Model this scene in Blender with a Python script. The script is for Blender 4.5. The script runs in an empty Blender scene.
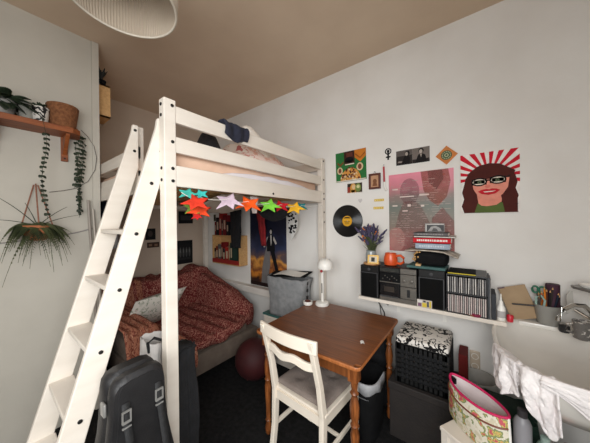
import bpy, bmesh, math, random
from mathutils import Vector, Matrix, Euler, noise
random.seed(7)
PI = math.pi
SC = bpy.context.scene
COL = SC.collection

# ------------------------------------------------------------------ camera
H = 1.51
cam_data = bpy.data.cameras.new('camera')
cam = bpy.data.objects.new('camera', cam_data); COL.objects.link(cam)
F_PX = 239.0
cam_data.sensor_fit = 'HORIZONTAL'; cam_data.sensor_width = 36.0
cam_data.lens = 36.0 * F_PX / 590.0
cam_data.clip_start = 0.02
yaw, roll = math.radians(37.3), math.radians(0.7)
fw = Vector((-math.sin(yaw), math.cos(yaw), 0)); rt = Vector((math.cos(yaw), math.sin(yaw), 0)); up = Vector((0, 0, 1))
cr = rt * math.cos(roll) - up * math.sin(roll); cu = up * math.cos(roll) + rt * math.sin(roll)
M = Matrix((cr, cu, -fw)).transposed().to_4x4(); M.translation = (0, 0, H)
cam.matrix_world = M
SC.camera = cam

# ------------------------------------------------------------------ world, daylight, exposure
W = bpy.data.worlds.new('world'); SC.world = W; W.use_nodes = True
wn = W.node_tree.nodes; wl = W.node_tree.links
bg = wn['Background']
bg.inputs['Color'].default_value = (0.82, 0.90, 1.0, 1); bg.inputs['Strength'].default_value = 1.0
SC.view_settings.view_transform = 'Standard'; SC.view_settings.look = 'None'
SC.view_settings.gamma = 1.0; SC.view_settings.use_curve_mapping = False
SC.view_settings.exposure = 0.0
try:
    SC.cycles.use_denoising = True
    SC.cycles.max_bounces = 10; SC.cycles.diffuse_bounces = 6
except Exception: pass

def area(name, loc, direction, sx, sy, watts, color):
    l = bpy.data.lights.new(name, 'AREA'); l.shape = 'RECTANGLE'; l.size = sx; l.size_y = sy
    l.energy = watts; l.color = color
    o = bpy.data.objects.new(name, l); COL.objects.link(o); o.location = loc
    o.rotation_euler = Vector(direction).to_track_quat('-Z', 'Y').to_euler()
    return o
# daylight through the tall window in the right wall (beside the camera) and added fill from an unseen rear window
area('window_daylight', (0.50, -0.45, 1.62), (-1, 0.36, -0.46), 1.4, 1.3, 39, (0.985, 1.0, 1.0)).data.spread = math.radians(150)
area('rear_window_fill', (-0.02, -1.48, 1.65), (0.0, 1, -0.42), 1.0, 1.5, 31, (0.985, 1.0, 1.0)).data.spread = math.radians(140)

# ------------------------------------------------------------------ materials
def lin(c):
    return tuple((x / 12.92 if x <= 0.04045 else ((x + 0.055) / 1.055) ** 2.4) for x in c)
def rgb(r, g, b): return lin((r / 255, g / 255, b / 255))
MATS = {}
def mat(name, c, rough=0.6, c2=None, scale=8.0, bump=0.0, bscale=None, metal=0.0, spec=0.5, stretch=(1, 1, 1), detail=4, trans=0.0, emit=0.0, pat='noise', ramp=(0.35, 0.65), sheen=0.0):
    """A procedural material: colour varied by noise (or another pattern), with optional bump."""
    if name in MATS: return MATS[name]
    m = bpy.data.materials.new(name); m.use_nodes = True
    n, l = m.node_tree.nodes, m.node_tree.links
    b = n['Principled BSDF']
    b.inputs['Roughness'].default_value = rough; b.inputs['Metallic'].default_value = metal
    b.inputs['Specular IOR Level'].default_value = spec
    if trans: b.inputs['Transmission Weight'].default_value = trans
    if sheen: b.inputs['Sheen Weight'].default_value = sheen
    c = rgb(*c); c2 = rgb(*c2) if c2 else tuple(x * 0.92 for x in c)
    tc = n.new('ShaderNodeTexCoord'); mp = n.new('ShaderNodeMapping'); mp.inputs['Scale'].default_value = stretch
    l.new(tc.outputs['Object'], mp.inputs['Vector'])
    if pat == 'noise':
        t = n.new('ShaderNodeTexNoise'); t.inputs['Scale'].default_value = scale; t.inputs['Detail'].default_value = detail; out = t.outputs['Fac']
    elif pat == 'voronoi':
        t = n.new('ShaderNodeTexVoronoi'); t.inputs['Scale'].default_value = scale; out = t.outputs['Distance']
    elif pat == 'wave':
        t = n.new('ShaderNodeTexWave'); t.inputs['Scale'].default_value = scale; t.inputs['Distortion'].default_value = 3.0; t.inputs['Detail'].default_value = 3; out = t.outputs['Fac']
    l.new(mp.outputs['Vector'], t.inputs['Vector'])
    r = n.new('ShaderNodeValToRGB')
    r.color_ramp.elements[0].position, r.color_ramp.elements[1].position = ramp
    r.color_ramp.elements[0].color = (*c, 1); r.color_ramp.elements[1].color = (*c2, 1)
    l.new(out, r.inputs['Fac']); l.new(r.outputs['Color'], b.inputs['Base Color'])
    if bump:
        bt = n.new('ShaderNodeTexNoise'); bt.inputs['Scale'].default_value = bscale or scale * 4; bt.inputs['Detail'].default_value = 5
        l.new(mp.outputs['Vector'], bt.inputs['Vector'])
        bp = n.new('ShaderNodeBump'); bp.inputs['Strength'].default_value = bump; bp.inputs['Distance'].default_value = 0.01
        l.new(bt.outputs['Fac'], bp.inputs['Height']); l.new(bp.outputs['Normal'], b.inputs['Normal'])
    if emit:
        b.inputs['Emission Color'].default_value = (*c, 1); b.inputs['Emission Strength'].default_value = emit
    MATS[name] = m
    return m
def glass(name, c=(235, 240, 240), rough=0.05):
    m = mat(name, c, rough, trans=0.95); m.node_tree.nodes['Principled BSDF'].inputs['IOR'].default_value = 1.3
    return m
def patmat(name, cols, scale, rough=0.85, bump=0.3, stops=None, feature='F1', kind='voronoi', stretch=(1, 1, 1)):
    """A printed cloth: several flat colours picked by a voronoi/noise field."""
    m = bpy.data.materials.new(name); m.use_nodes = True
    n, l = m.node_tree.nodes, m.node_tree.links
    b = n['Principled BSDF']; b.inputs['Roughness'].default_value = rough; b.inputs['Specular IOR Level'].default_value = 0.2
    tc = n.new('ShaderNodeTexCoord'); mp = n.new('ShaderNodeMapping'); mp.inputs['Scale'].default_value = stretch
    l.new(tc.outputs['Object'], mp.inputs['Vector'])
    nz = n.new('ShaderNodeTexNoise'); nz.inputs['Scale'].default_value = scale * 0.6; nz.inputs['Detail'].default_value = 2
    l.new(mp.outputs['Vector'], nz.inputs['Vector'])
    mx = n.new('ShaderNodeMixRGB'); mx.inputs['Fac'].default_value = 0.06
    l.new(mp.outputs['Vector'], mx.inputs['Color1']); l.new(nz.outputs['Color'], mx.inputs['Color2'])
    if kind == 'voronoi':
        t = n.new('ShaderNodeTexVoronoi'); t.feature = feature; t.inputs['Scale'].default_value = scale; out = t.outputs['Distance']
    else:
        t = n.new('ShaderNodeTexNoise'); t.inputs['Scale'].default_value = scale; t.inputs['Detail'].default_value = 4; out = t.outputs['Fac']
    l.new(mx.outputs['Color'], t.inputs['Vector'])
    r = n.new('ShaderNodeValToRGB'); r.color_ramp.interpolation = 'CONSTANT'
    k = len(cols); stops = stops or [i / k for i in range(k)]
    r.color_ramp.elements[0].position = stops[0]; r.color_ramp.elements[0].color = (*rgb(*cols[0]), 1)
    r.color_ramp.elements[1].position = stops[1]; r.color_ramp.elements[1].color = (*rgb(*cols[1]), 1)
    for p, c in zip(stops[2:], cols[2:]):
        e = r.color_ramp.elements.new(p); e.color = (*rgb(*c), 1)
    l.new(out, r.inputs['Fac']); l.new(r.outputs['Color'], b.inputs['Base Color'])
    if bump:
        bt = n.new('ShaderNodeTexNoise'); bt.inputs['Scale'].default_value = 90
        l.new(mp.outputs['Vector'], bt.inputs['Vector'])
        bp = n.new('ShaderNodeBump'); bp.inputs['Strength'].default_value = bump; bp.inputs['Distance'].default_value = 0.004
        l.new(bt.outputs['Fac'], bp.inputs['Height']); l.new(bp.outputs['Normal'], b.inputs['Normal'])
    MATS[name] = m
    return m

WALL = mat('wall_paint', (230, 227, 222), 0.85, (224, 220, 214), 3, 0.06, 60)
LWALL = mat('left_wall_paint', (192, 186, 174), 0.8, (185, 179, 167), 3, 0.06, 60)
CEIL = mat('ceiling_paint', (217, 196, 172), 0.9, (209, 187, 163), 2, 0.05, 40)
CARPET = mat('dark_carpet', (22, 22, 22), 1.0, (34, 33, 33), 30, 0.6, 160, spec=0.1)
TRIMW = mat('trim_paint', (232, 226, 218), 0.55, (224, 217, 208), 5)
BEDW = mat('white_lacquer', (224, 215, 203), 0.45, (217, 207, 194), 3, 0.03, 30, stretch=(1, 1, 6))
SCREW = mat('dark_screw', (38, 36, 34), 0.5, metal=0.6)
WHITE = mat('white_plastic', (240, 237, 230), 0.4, (232, 229, 222), 10)
BLACK = mat('black_plastic', (22, 22, 24), 0.42, (30, 30, 32), 20)
BLACKM = mat('matte_black', (15, 15, 16), 0.85, (21, 21, 22), 20, 0.1, 80)
DGREY = mat('dark_grey', (48, 48, 50), 0.6, (58, 58, 60), 15)
GREY = mat('grey_fabric', (150, 150, 150), 0.95, (132, 133, 134), 18, 0.4, 180, spec=0.1)
SILVER = mat('brushed_silver', (112, 107, 100), 0.45, (98, 94, 88), 30, metal=0.5, stretch=(1, 1, 12))
STEEL = mat('polished_steel', (146, 144, 140), 0.3, (130, 128, 124), 10, metal=0.3)
CHROME = mat('chrome', (215, 214, 210), 0.12, metal=1.0)
PINE = mat('stained_pine', (128, 74, 36), 0.38, (106, 58, 26), 6, 0.08, 40, stretch=(14, 1.2, 1))
PINET = mat('stained_pine_top', (128, 74, 36), 0.36, (100, 54, 24), 5, 0.05, 30, stretch=(1.0, 14, 1), detail=6)
PINEL = mat('turned_pine', (150, 88, 44), 0.35, (96, 50, 22), 12, 0.06, 40, stretch=(6, 6, 0.8))
ORANGEWOOD = mat('orange_pine', (148, 80, 36), 0.5, (120, 61, 26), 6, 0.05, 40, stretch=(14, 1, 8))
LIGHTWOOD = mat('light_plywood', (206, 164, 110), 0.6, (190, 146, 94), 6, 0.05, 30, stretch=(1, 8, 8))
PAPER = mat('white_paper', (236, 232, 224), 0.8, (228, 223, 214), 6)
CERAMIC = mat('white_ceramic', (226, 222, 214), 0.18, (218, 213, 205), 3)
TERRA = mat('terracotta', (176, 106, 66), 0.8, (158, 90, 54), 12, 0.1)

for k_ in ('matte_black', 'dark_carpet'): MATS[k_].node_tree.nodes['Principled BSDF'].inputs['Specular IOR Level'].default_value = 0.15
def flat(name, c, rough=0.7): return mat('ink_' + name, c, rough, tuple(max(0, int(x * 0.94)) for x in c), 25, spec=0.2)

# ------------------------------------------------------------------ mesh builder
class MB:
    def __init__(s): s.v = []; s.f = []; s.m = []; s.mats = []; s.cur = 0; s.T = Matrix.Identity(4)
    def use(s, m):
        if m not in s.mats: s.mats.append(m)
        s.cur = s.mats.index(m); return s
    def at(s, loc=(0, 0, 0), rot=(0, 0, 0), sc=(1, 1, 1)):
        s.T = Matrix.Translation(loc) @ Euler(rot).to_matrix().to_4x4() @ Matrix.Diagonal((*sc, 1)); return s
    def add(s, vs, fs):
        o = len(s.v); s.v += [tuple(s.T @ Vector(p)) for p in vs]
        s.f += [tuple(i + o for i in f) for f in fs]; s.m += [s.cur] * len(fs); return s
    def box(s, x0, x1, y0, y1, z0, z1, b=0.0):
        if b <= 0:
            return s.add([(x0, y0, z0), (x1, y0, z0), (x1, y1, z0), (x0, y1, z0), (x0, y0, z1), (x1, y0, z1), (x1, y1, z1), (x0, y1, z1)],
                         [(0, 3, 2, 1), (4, 5, 6, 7), (0, 1, 5, 4), (1, 2, 6, 5), (2, 3, 7, 6), (3, 0, 4, 7)])
        bm = bmesh.new(); bmesh.ops.create_cube(bm, size=1.0)
        for v in bm.verts:
            v.co = Vector(((x0 + x1) / 2 + v.co.x * (x1 - x0), (y0 + y1) / 2 + v.co.y * (y1 - y0), (z0 + z1) / 2 + v.co.z * (z1 - z0)))
        bmesh.ops.bevel(bm, geom=list(bm.edges), offset=b, segments=2, affect='EDGES', profile=0.5)
        return s.bm(bm)
    def bm(s, bm):
        bm.verts.index_update(); s.add([v.co.copy() for v in bm.verts], [tuple(v.index for v in f.verts) for f in bm.faces]); bm.free(); return s
    def lathe(s, prof, n=24, cap=True, squash=1.0):
        vs = []; fs = []
        for r, z in prof:
            for k in range(n):
                a = 2 * PI * k / n; vs.append((r * math.cos(a), r * math.sin(a) * squash, z))
        for i in range(len(prof) - 1):
            for k in range(n):
                a, b = i * n + k, i * n + (k + 1) % n; fs.append((a, b, b + n, a + n))
        if cap:
            fs.append(tuple(range(n - 1, -1, -1))); fs.append(tuple((len(prof) - 1) * n + k for k in range(n)))
        return s.add(vs, fs)
    def tube(s, pts, r, n=8, r2=None):
        pts = [Vector(p) for p in pts]; vs = []; fs = []; k = len(pts)
        for i, p in enumerate(pts):
            t = (pts[min(i + 1, k - 1)] - pts[max(i - 1, 0)]).normalized()
            ref = Vector((0, 0, 1)) if abs(t.z) < 0.9 else Vector((1, 0, 0))
            a = t.cross(ref).normalized(); b = t.cross(a)
            rr = r if r2 is None else r + (r2 - r) * i / max(1, k - 1)
            for j in range(n):
                q = 2 * PI * j / n; vs.append(p + a * math.cos(q) * rr + b * math.sin(q) * rr)
        for i in range(k - 1):
            for j in range(n):
                a, b = i * n + j, i * n + (j + 1) % n; fs.append((a, b, b + n, a + n))
        fs.append(tuple(range(n - 1, -1, -1))); fs.append(tuple((k - 1) * n + j for j in range(n)))
        return s.add(vs, fs)
    def grid(s, fn, nu, nv, closed_u=False):
        vs = [fn(i / nu, j / nv) for j in range(nv + 1) for i in range(nu + 1)]
        fs = [(j * (nu + 1) + i, j * (nu + 1) + i + 1, (j + 1) * (nu + 1) + i + 1, (j + 1) * (nu + 1) + i) for j in range(nv) for i in range(nu)]
        return s.add(vs, fs)
    def ball(s, c, r, n=16, sq=(1, 1, 1)):
        bm = bmesh.new(); bmesh.ops.create_uvsphere(bm, u_segments=n, v_segments=max(6, n * 2 // 3), radius=1)
        for v in bm.verts: v.co = Vector((c[0] + v.co.x * r * sq[0], c[1] + v.co.y * r * sq[1], c[2] + v.co.z * r * sq[2]))
        return s.bm(bm)
    def prism(s, pts, z0, z1):
        n = len(pts)
        return s.add([(x, y, z0) for x, y in pts] + [(x, y, z1) for x, y in pts],
                     [tuple(range(n - 1, -1, -1)), tuple(range(n, 2 * n))] + [(i, (i + 1) % n, (i + 1) % n + n, i + n) for i in range(n)])
    def build(s, name, m=None, parent=None, loc=None, smooth=False, world=True, bevel=0.0, solid=0.0, subd=0):
        """Vertices are in world coordinates unless world=False; the object's origin is the parent's, or loc."""
        off = Vector((0, 0, 0))
        if world:
            p = parent
            if p is not None: off = abs_loc(p)
            elif loc is not None: off = Vector(loc)
        me = bpy.data.meshes.new(name)
        me.from_pydata([tuple(Vector(v) - off) for v in s.v], [], s.f)
        for q in (s.mats or [m]): me.materials.append(q)
        if s.mats:
            me.polygons.foreach_set('material_index', s.m)
        bmx = bmesh.new(); bmx.from_mesh(me); bmesh.ops.recalc_face_normals(bmx, faces=list(bmx.faces)); bmx.to_mesh(me); bmx.free()
        if smooth:
            me.polygons.foreach_set('use_smooth', [True] * len(me.polygons))
            try: me.set_sharp_from_angle(angle=math.radians(42))
            except Exception: pass
        o = bpy.data.objects.new(name, me); COL.objects.link(o)
        if parent is not None: o.parent = parent
        elif loc is not None: o.location = loc
        if bevel:
            b = o.modifiers.new('bevel', 'BEVEL'); b.width = bevel; b.segments = 2; b.limit_method = 'ANGLE'; b.angle_limit = math.radians(50)
        if solid:
            q = o.modifiers.new('solidify', 'SOLIDIFY'); q.thickness = solid; q.offset = 0
        if subd:
            q = o.modifiers.new('subsurf', 'SUBSURF'); q.levels = subd; q.render_levels = subd
        return o
def abs_loc(o):
    v = Vector((0, 0, 0))
    while o is not None: v += o.location; o = o.parent
    return v
def tag(o, label, cat, group=None, kind=None):
    if label: o['label'] = label
    if cat: o['category'] = cat
    if group: o['group'] = group
    if kind: o['kind'] = kind
    return o
def thing(name, label, cat, loc=(0, 0, 0), group=None, rz=0.0):
    o = bpy.data.objects.new(name, None); COL.objects.link(o); o.location = loc; o.rotation_euler = (0, 0, rz); o.empty_display_size = 0.05
    return tag(o, label, cat, group)
def struct(o): o['kind'] = 'structure'; return o
def dup(root, loc, label=None, rz=None):
    r = root.copy(); COL.objects.link(r); r.location = loc
    if label: r['label'] = label
    if rz is not None: r.rotation_euler = (0, 0, rz)
    for ch in list(root.children):
        c = ch.copy(); COL.objects.link(c); c.parent = r
        for g in list(ch.children):
            d = g.copy(); COL.objects.link(d); d.parent = c
    return r
def nz(x, y, z=0.0): return noise.noise(Vector((x, y, z)))
def mbox(m=None, *a, **k): return MB().box(*a, **k)

# ------------------------------------------------------------------ the room
YW, XL, XA, XR, CZ, YB = 2.17, -2.49, -3.46, 0.54, 3.0, -1.55
T = 0.12
struct(MB().box(XA - T, XR + T, YB - T, YW + T, -0.1, 0).build('floor', CARPET))
struct(MB().box(XA - T, XR + T, YB - T, YW + T, CZ, CZ + 0.1).build('ceiling', CEIL))
struct(MB().box(XA - T, XR + T, YW, YW + T, 0, CZ).build('wall_back', WALL))
struct(MB().box(XA - T, XA, 0.598, YW, 0, CZ).build('wall_alcove', mat('alcove_shaded_paint', (196, 178, 160), .9, (188, 169, 151), 3, .05, 50)))  # dimness far from the window is put into this darker wall colour
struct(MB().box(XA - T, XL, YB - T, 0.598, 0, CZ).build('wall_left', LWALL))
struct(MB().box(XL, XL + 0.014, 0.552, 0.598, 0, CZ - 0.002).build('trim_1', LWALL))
# right wall with its window opening
wy0, wy1, wz0, wz1 = -1.2, 0.3, 0.95, 2.55
m = MB(); m.box(XR, XR + T, wy1, YW, 0, CZ); m.box(XR, XR + T, YB - T, wy0, 0, CZ); m.box(XR, XR + T, wy0, wy1, 0, wz0); m.box(XR, XR + T, wy0, wy1, wz1, CZ)
struct(m.build('wall_right', WALL))
m = MB()
for a in ((wy0, wy0 + .06, wz0, wz1), (wy1 - .06, wy1, wz0, wz1), (wy0, wy1, wz0, wz0 + .06), (wy0, wy1, wz1 - .06, wz1), (-.48, -.42, wz0, wz1)):
    m.box(XR + .05, XR + .1, *a)
struct(m.build('window_1', TRIMW))
# rear wall, with an unseen window opening added for the fill light
rx0, rx1 = -0.67, 0.50
m = MB(); m.box(rx1, XR, YB - T, YB, 0, CZ); m.box(XL, rx0, YB - T, YB, 0, CZ); m.box(rx0, rx1, YB - T, YB, 0, wz0); m.box(rx0, rx1, YB - T, YB, wz1, CZ)
struct(m.build('wall_rear', WALL))
m = MB()
for a in ((rx0, rx0 + .06, wz0, wz1), (rx1 - .06, rx1, wz0, wz1), (rx0, rx1, wz0, wz0 + .06), (rx0, rx1, wz1 - .06, wz1), (-.115, -.055, wz0, wz1)):
    m.box(a[0], a[1], YB - .1, YB - .05, a[2], a[3])
struct(m.build('fill_window_2', TRIMW))
struct(MB().box(XA, XR, YW - 0.018, YW, 0, 0.11).build('baseboard_back', TRIMW, bevel=.004))
struct(MB().box(XA, XA + .018, .6, YW - .018, 0, 0.11).build('baseboard_alcove', TRIMW, bevel=.004))

struct(MB().box(XA, -1.93, YW - .09, YW, .60, .685).build('trim_2', TRIMW, bevel=.006))
# ------------------------------------------------------------------ loft bed
BX, BX2 = -1.24, -3.40
bed = thing('loft_bed', 'white wooden loft bed with ladder and guard rails over the sofa', 'loft bed', (-2.3, 1.35, 0))
PW = .055
def bpart(name, m, **k): return m.build(name, BEDW, bed, bevel=.004, **k)
def bolts(parent, lst, axis):
    for (x, y, z) in lst:
        q = MB()
        if axis == 'x': q.at((x, y, z), (0, PI / 2, 0))
        else: q.at((x, y, z), (PI / 2, 0, 0))
        q.lathe([(.0085, -.004), (.0085, .002), (.006, .0035)], 12)
        q.build('bolt', SCREW, parent, smooth=True)
p1 = bpart('post', MB().box(BX - PW, BX, .557, .617, 0, 2.145))
bolts(p1, [(BX + .001, .598, z) for z in (2.113, 1.927, 1.79, 1.726)], 'x'); bolts(p1, [(BX - .03, .556, z) for z in (2.115, 2.06, 1.79, 1.73)], 'y')
p2 = bpart('post', MB().box(BX - PW, BX, 2.085, 2.148, 0, 2.15))
bolts(p2, [(BX + .001, 2.118, z) for z in (2.12, 1.93, 1.79, 1.735, 1.60, 1.5)], 'x')
bpart('post', MB().box(BX2, BX2 + PW, .60, .66, 0, 2.145)); bpart('post', MB().box(BX2, BX2 + PW, 2.085, 2.148, 0, 2.15))
for z0, z1 in ((2.033, 2.12), (1.877, 1.96)):
    bpart('end_rail', MB().box(BX - .028, BX - .004, .617, 2.085, z0, z1))
    bpart('end_rail', MB().box(BX2 + .004, BX2 + .028, .66, 2.085, z0, z1))
    bpart('long_rail', MB().box(BX2 + PW, BX - PW, 2.115, 2.139, z0, z1))
er = bpart('end_beam', MB().box(BX - .03, BX - .003, .617, 2.085, 1.70, 1.81)); bolts(er, [(BX - .002, 1.36, 1.725)], 'x')
bpart('end_beam', MB().box(BX2 + .004, BX2 + .03, .66, 2.085, 1.70, 1.81))
bpart('long_beam', MB().box(BX2 + PW, BX - PW, .605, .632, 1.70, 1.81)); bpart('long_beam', MB().box(BX2 + PW, BX - PW, 2.11, 2.137, 1.70, 1.81))
# near long side: short post beside the ladder, rails left of it
bpart('post', MB().box(-1.785, -1.735, .612, .65, 1.70, 2.135))
for z0, z1 in ((1.925, 2.01), (1.80, 1.855)):
    bpart('long_rail', MB().box(BX2 + PW, -1.735, .61, .634, z0, z1))
sl = MB()
for k in range(14):
    x = BX2 + .08 + k * .143
    sl.box(x, x + .09, .632, 2.11, 1.745, 1.765)
sl.build('slats', LIGHTWOOD, bed)
# ladder
def ly(z): return .561 - (2.05 - z) * .279           # front edge of the stringers
def stringer(x0, x1, ztop):
    m = MB(); w = .094
    zt, yb = ztop, .603
    pts = [(ly(0), 0), (ly(0) + w, 0), (yb, (yb - w - .561) / .279 + 2.05), (yb, zt), (ly(zt - .03), zt), (ly(zt - .05) - .002, zt - .05)]
    n = len(pts)
    m.add([(x0, y, z) for y, z in pts] + [(x1, y, z) for y, z in pts], [tuple(range(n)), tuple(range(2 * n - 1, n - 1, -1))] + [(i, (i + 1) % n, (i + 1) % n + n, i + n) for i in range(n)])
    return m
lx0, lx1 = -1.715, -1.297
s1 = bpart('ladder_stringer', stringer(lx1 - .026, lx1, 2.05)); s2 = bpart('ladder_stringer', stringer(lx0, lx0 + .026, 2.125))
stepz = [1.48, 1.228, .976, .724, .472, .22]
for z in stepz:
    y0 = ly(z) + .004
    bpart('ladder_step', MB().box(lx0 + .026, lx1 - .026, y0, y0 + .094, z - .022, z))
bolts(s1, [(lx1 + .001, ly(z) + .047, z - .02) for z in stepz + [1.73, 1.9]], 'x')
bolts(s2, [(lx0 + .027, .585, 2.09), (lx0 + .027, .580, 1.96)], 'x')

# ------------------------------------------------------------------ bedding
PEACH = mat('peach_sheet', (222, 188, 164), .9, (210, 174, 150), 6, .2, 30)
mt = MB(); mt.box(BX2 + .06, BX - .062, .64, 2.08, 1.766, 1.90, .03)
tag(mt.build('mattress', PEACH, loc=(-2.3, 1.35, 1.765), smooth=True), 'mattress in peach fitted sheet inside the loft bed', 'mattress')
LILAC = mat('white_quilt', (232, 226, 228), .9, (222, 215, 219), 5, .3, 25)
def blanket(u, v):
    y = .90 + u * 1.10
    e = max(0, math.sin(min(1, u * 1.06) * PI)) ** .45
    z = 1.772 + v * (.030 + .056 * e + .010 * nz(y * 9, 2))
    return (BX - .0545 + .006 * math.sin(v * PI) + .003 * nz(y * 14, v * 5), y, z)
tag(MB().grid(blanket, 40, 10).build('blanket', LILAC, loc=(-1.29, 1.5, 1.8), smooth=True, solid=.007), 'pale lilac sheet tucked against the peach mattress behind the lowest rail', 'blanket')
FLOR = patmat('floral_quilt', [(226, 178, 160), (236, 214, 204), (214, 150, 138), (238, 224, 214), (190, 110, 106)], 10, .9, .3, [0, .40, .49, .53, .63], kind='noise')
def heap(cx, cy, rx, ry, h, z0, seed):
    def fn(u, v):
        a = u * 2 * PI; r = v
        x = cx + math.cos(a) * rx * r; y = cy + math.sin(a) * ry * r
        z = z0 + h * (1 - r ** 2.2) * (1 + .35 * nz(x * 7 + seed, y * 7)) + .02 * nz(x * 22, y * 22 + seed) * (1 - r)
        return (x, y, z)
    return fn
tag(MB().grid(heap(-1.54, 1.43, .25, .52, .27, 1.885, 3), 36, 14).build('duvet', FLOR, loc=(-1.62, 1.45, 1.885), smooth=True), 'rumpled pink and cream floral duvet heaped on the loft bed', 'duvet')
CREAM = patmat('cream_print', [(240, 234, 226), (232, 224, 214), (190, 160, 140)], 22, .9, .2, [0, .4, .68], kind='noise')
tag(MB().grid(heap(-1.56, 1.44, .22, .24, .44, 1.89, 9), 30, 12).build('pillow', CREAM, loc=(-1.8, 1.7, 1.885), smooth=True), 'cream printed pillow peaking above the top bed rail', 'pillow')
tag(MB().grid(heap(-1.50, .97, .15, .12, .235, 1.89, 21), 28, 10).build('jumper', mat('black_knit', (28, 26, 28), .95, (40, 37, 38), 30, .4, 120), loc=(-1.75, 1.12, 1.885), smooth=True), 'black knitted jumper lying at the head of the floral duvet', 'clothing')
NAVY = mat('navy_cloth', (28, 29, 42), .95, (38, 40, 56), 25, .4, 120)
def navy(u, v):
    y = .90 + u * .195 + .016 * math.sin(v * 5)
    L = .062 + .03 * math.sin(min(1, u * 1.15) * PI) + .02 * u + .012 * nz(u * 5, 1)
    s_ = (v - .5) * 2
    if s_ < -.18: x = BX + .006 + .008 * math.sin(u * 14) ; z = 2.128 - (-s_ - .18) / .82 * L
    elif s_ > .18: x = BX - .046 - .01 * math.sin(u * 11); z = 2.128 - (s_ - .18) / .82 * .06
    else: x = BX - .02 - s_ / .18 * .026; z = 2.134 + .014 * nz(u * 8, v * 3) + .006
    return (x, y + .02 * (1 - u) * (2.13 - z) / .1 , z)
tag(MB().grid(navy, 24, 24).build('trousers', NAVY, loc=(-1.26, 1.0, 2.12), smooth=True, solid=.014, subd=1), 'crumpled navy garment slung over the top bed rail', 'clothing')

# ------------------------------------------------------------------ star bunting
bunt = thing('bunting', 'string of coloured felt stars along the underside of the loft bed', 'bunting', (BX + .03, 1.2, 1.66))
ends = [(.63, 1.668), (.72, 1.652), (.93, 1.655), (1.08, 1.648), (1.28, 1.645), (1.42, 1.643), (1.6, 1.642), (1.7, 1.648), (2.06, 1.68)]
pts = []
for i in range(len(ends) - 1):
    for k in range(6):
        t = k / 6; y = ends[i][0] + (ends[i + 1][0] - ends[i][0]) * t; z = ends[i][1] + (ends[i + 1][1] - ends[i][1]) * t - .012 * math.sin(t * PI)
        pts.append((BX + .022, y, z))
pts.append((BX + .022, *ends[-1]))
MB().tube(pts, .0018, 6).build('string', PAPER, bunt)
def star(y, z, r, rot, color, dx=0.0, flop=0.5, ry=0.0):
    m = MB(); c = mat('felt_%d_%d_%d' % color, color, .95, tuple(int(q * .88) for q in color), 20, .3, 200, spec=.1)
    vs = [(0, 0, 0)]; n = 10
    for lvl in (.5, 1.0):
        for k in range(n):
            a = rot + k * PI / 5; rr = r * (1 if k % 2 == 0 else .48) * lvl
            px, pz = math.sin(a) * rr * 1.22, math.cos(a) * rr
            droop = .30 * px * px / r * (1 if pz < r * .2 else .4)
            vs.append((flop * (px * px + max(0, -pz) ** 2 * .8) / r * .8 - pz * .45, px * .95, pz * .74 - droop * flop * 1.2))
    fs = [(0, 1 + k, 1 + (k + 1) % n) for k in range(n)] + [(1 + k, 11 + k, 11 + (k + 1) % n, 1 + (k + 1) % n) for k in range(n)]
    m.at((BX + .025 + dx, y, z), (0, 0, ry)).add(vs, fs)
    return m.build('star', c, bunt, smooth=True, solid=.004)
def lab(o, t): o['label'] = t
lab(star(.672, 1.669, 0.044, .3, (70, 176, 160), -.02, .5, -.5), 'teal felt star'); lab(star(.745, 1.671, 0.038, 3.4, (64, 186, 178), -.01, .5, -.6), 'turquoise felt star')
lab(star(.690, 1.620, 0.065, 1.0, (212, 60, 40), .03, .5, -.5), 'red orange felt star'); lab(star(.715, 1.592, 0.056, .2, (104, 128, 52), -.03, .4, -.5), 'olive green felt star')
lab(star(.730, 1.574, 0.057, 2.2, (226, 76, 40), .0, .4, -.6), 'orange red felt star'); lab(star(.70, 1.544, 0.026, .5, (200, 40, 40), .02, .4, -.5), 'small red felt star')
lab(star(.80, 1.594, 0.031, 2.6, (150, 34, 36), -.06, .6, -.6), 'small dark red felt star')
lab(star(.925, 1.642, 0.075, 2.85, (208, 186, 200), .0, .9, -.65), 'lilac felt star'); lab(star(1.085, 1.634, 0.077, 3.35, (236, 92, 34), .0, .8, -.7), 'orange felt star')
lab(star(1.285, 1.632, 0.073, 2.75, (128, 206, 70), .0, .7, -.7), 'lime green felt star'); lab(star(1.425, 1.636, 0.065, 3.6, (190, 36, 44), -.015, .8, -.75), 'red felt star')
lab(star(1.595, 1.626, 0.075, .30, (242, 186, 52), .0, .5, -.8), 'yellow felt star'); lab(star(1.72, 1.644, 0.054, .8, (40, 136, 140), -.03, .5, -.8), 'teal felt star')

# ------------------------------------------------------------------ under the bed: hung cloths
BEIGE = mat('beige_muslin', (196, 182, 166), .95, (180, 166, 150), 8, .3, 90)
def muslin(u, v):
    x = -2.55 + u * .95; y = 1.15 + v * .55
    z = 1.735 - .13 * math.sin(u * PI) * (.6 + .4 * math.sin(v * PI)) - .02 * nz(x * 8, y * 8)
    return (x, y, z)
tag(MB().grid(muslin, 26, 14).build('muslin_cloth', BEIGE, loc=(-2.1, 1.4, 1.7), smooth=True, solid=.006), 'beige muslin sagging from the slats under the loft bed', 'cloth')
def hang(cx, y0, y1, z0, z1, th, seed, taper=0.0, tip=0.0):
    """a hung garment: a closed loop of cloth with folds"""
    def fn(u, v):
        a = u * 2 * PI; w = (y1 - y0) / 2 * (1 - taper * v + .15 * nz(seed, v * 4))
        y = (y0 + y1) / 2 + math.cos(a) * w + tip * v
        x = cx + math.sin(a) * th * (1 + .3 * math.sin(a * 5 + seed)) * (.4 + .6 * v) * (1 - taper * v * .7)
        return (x, y, z1 + (z0 - z1) * v)
    return fn
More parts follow.
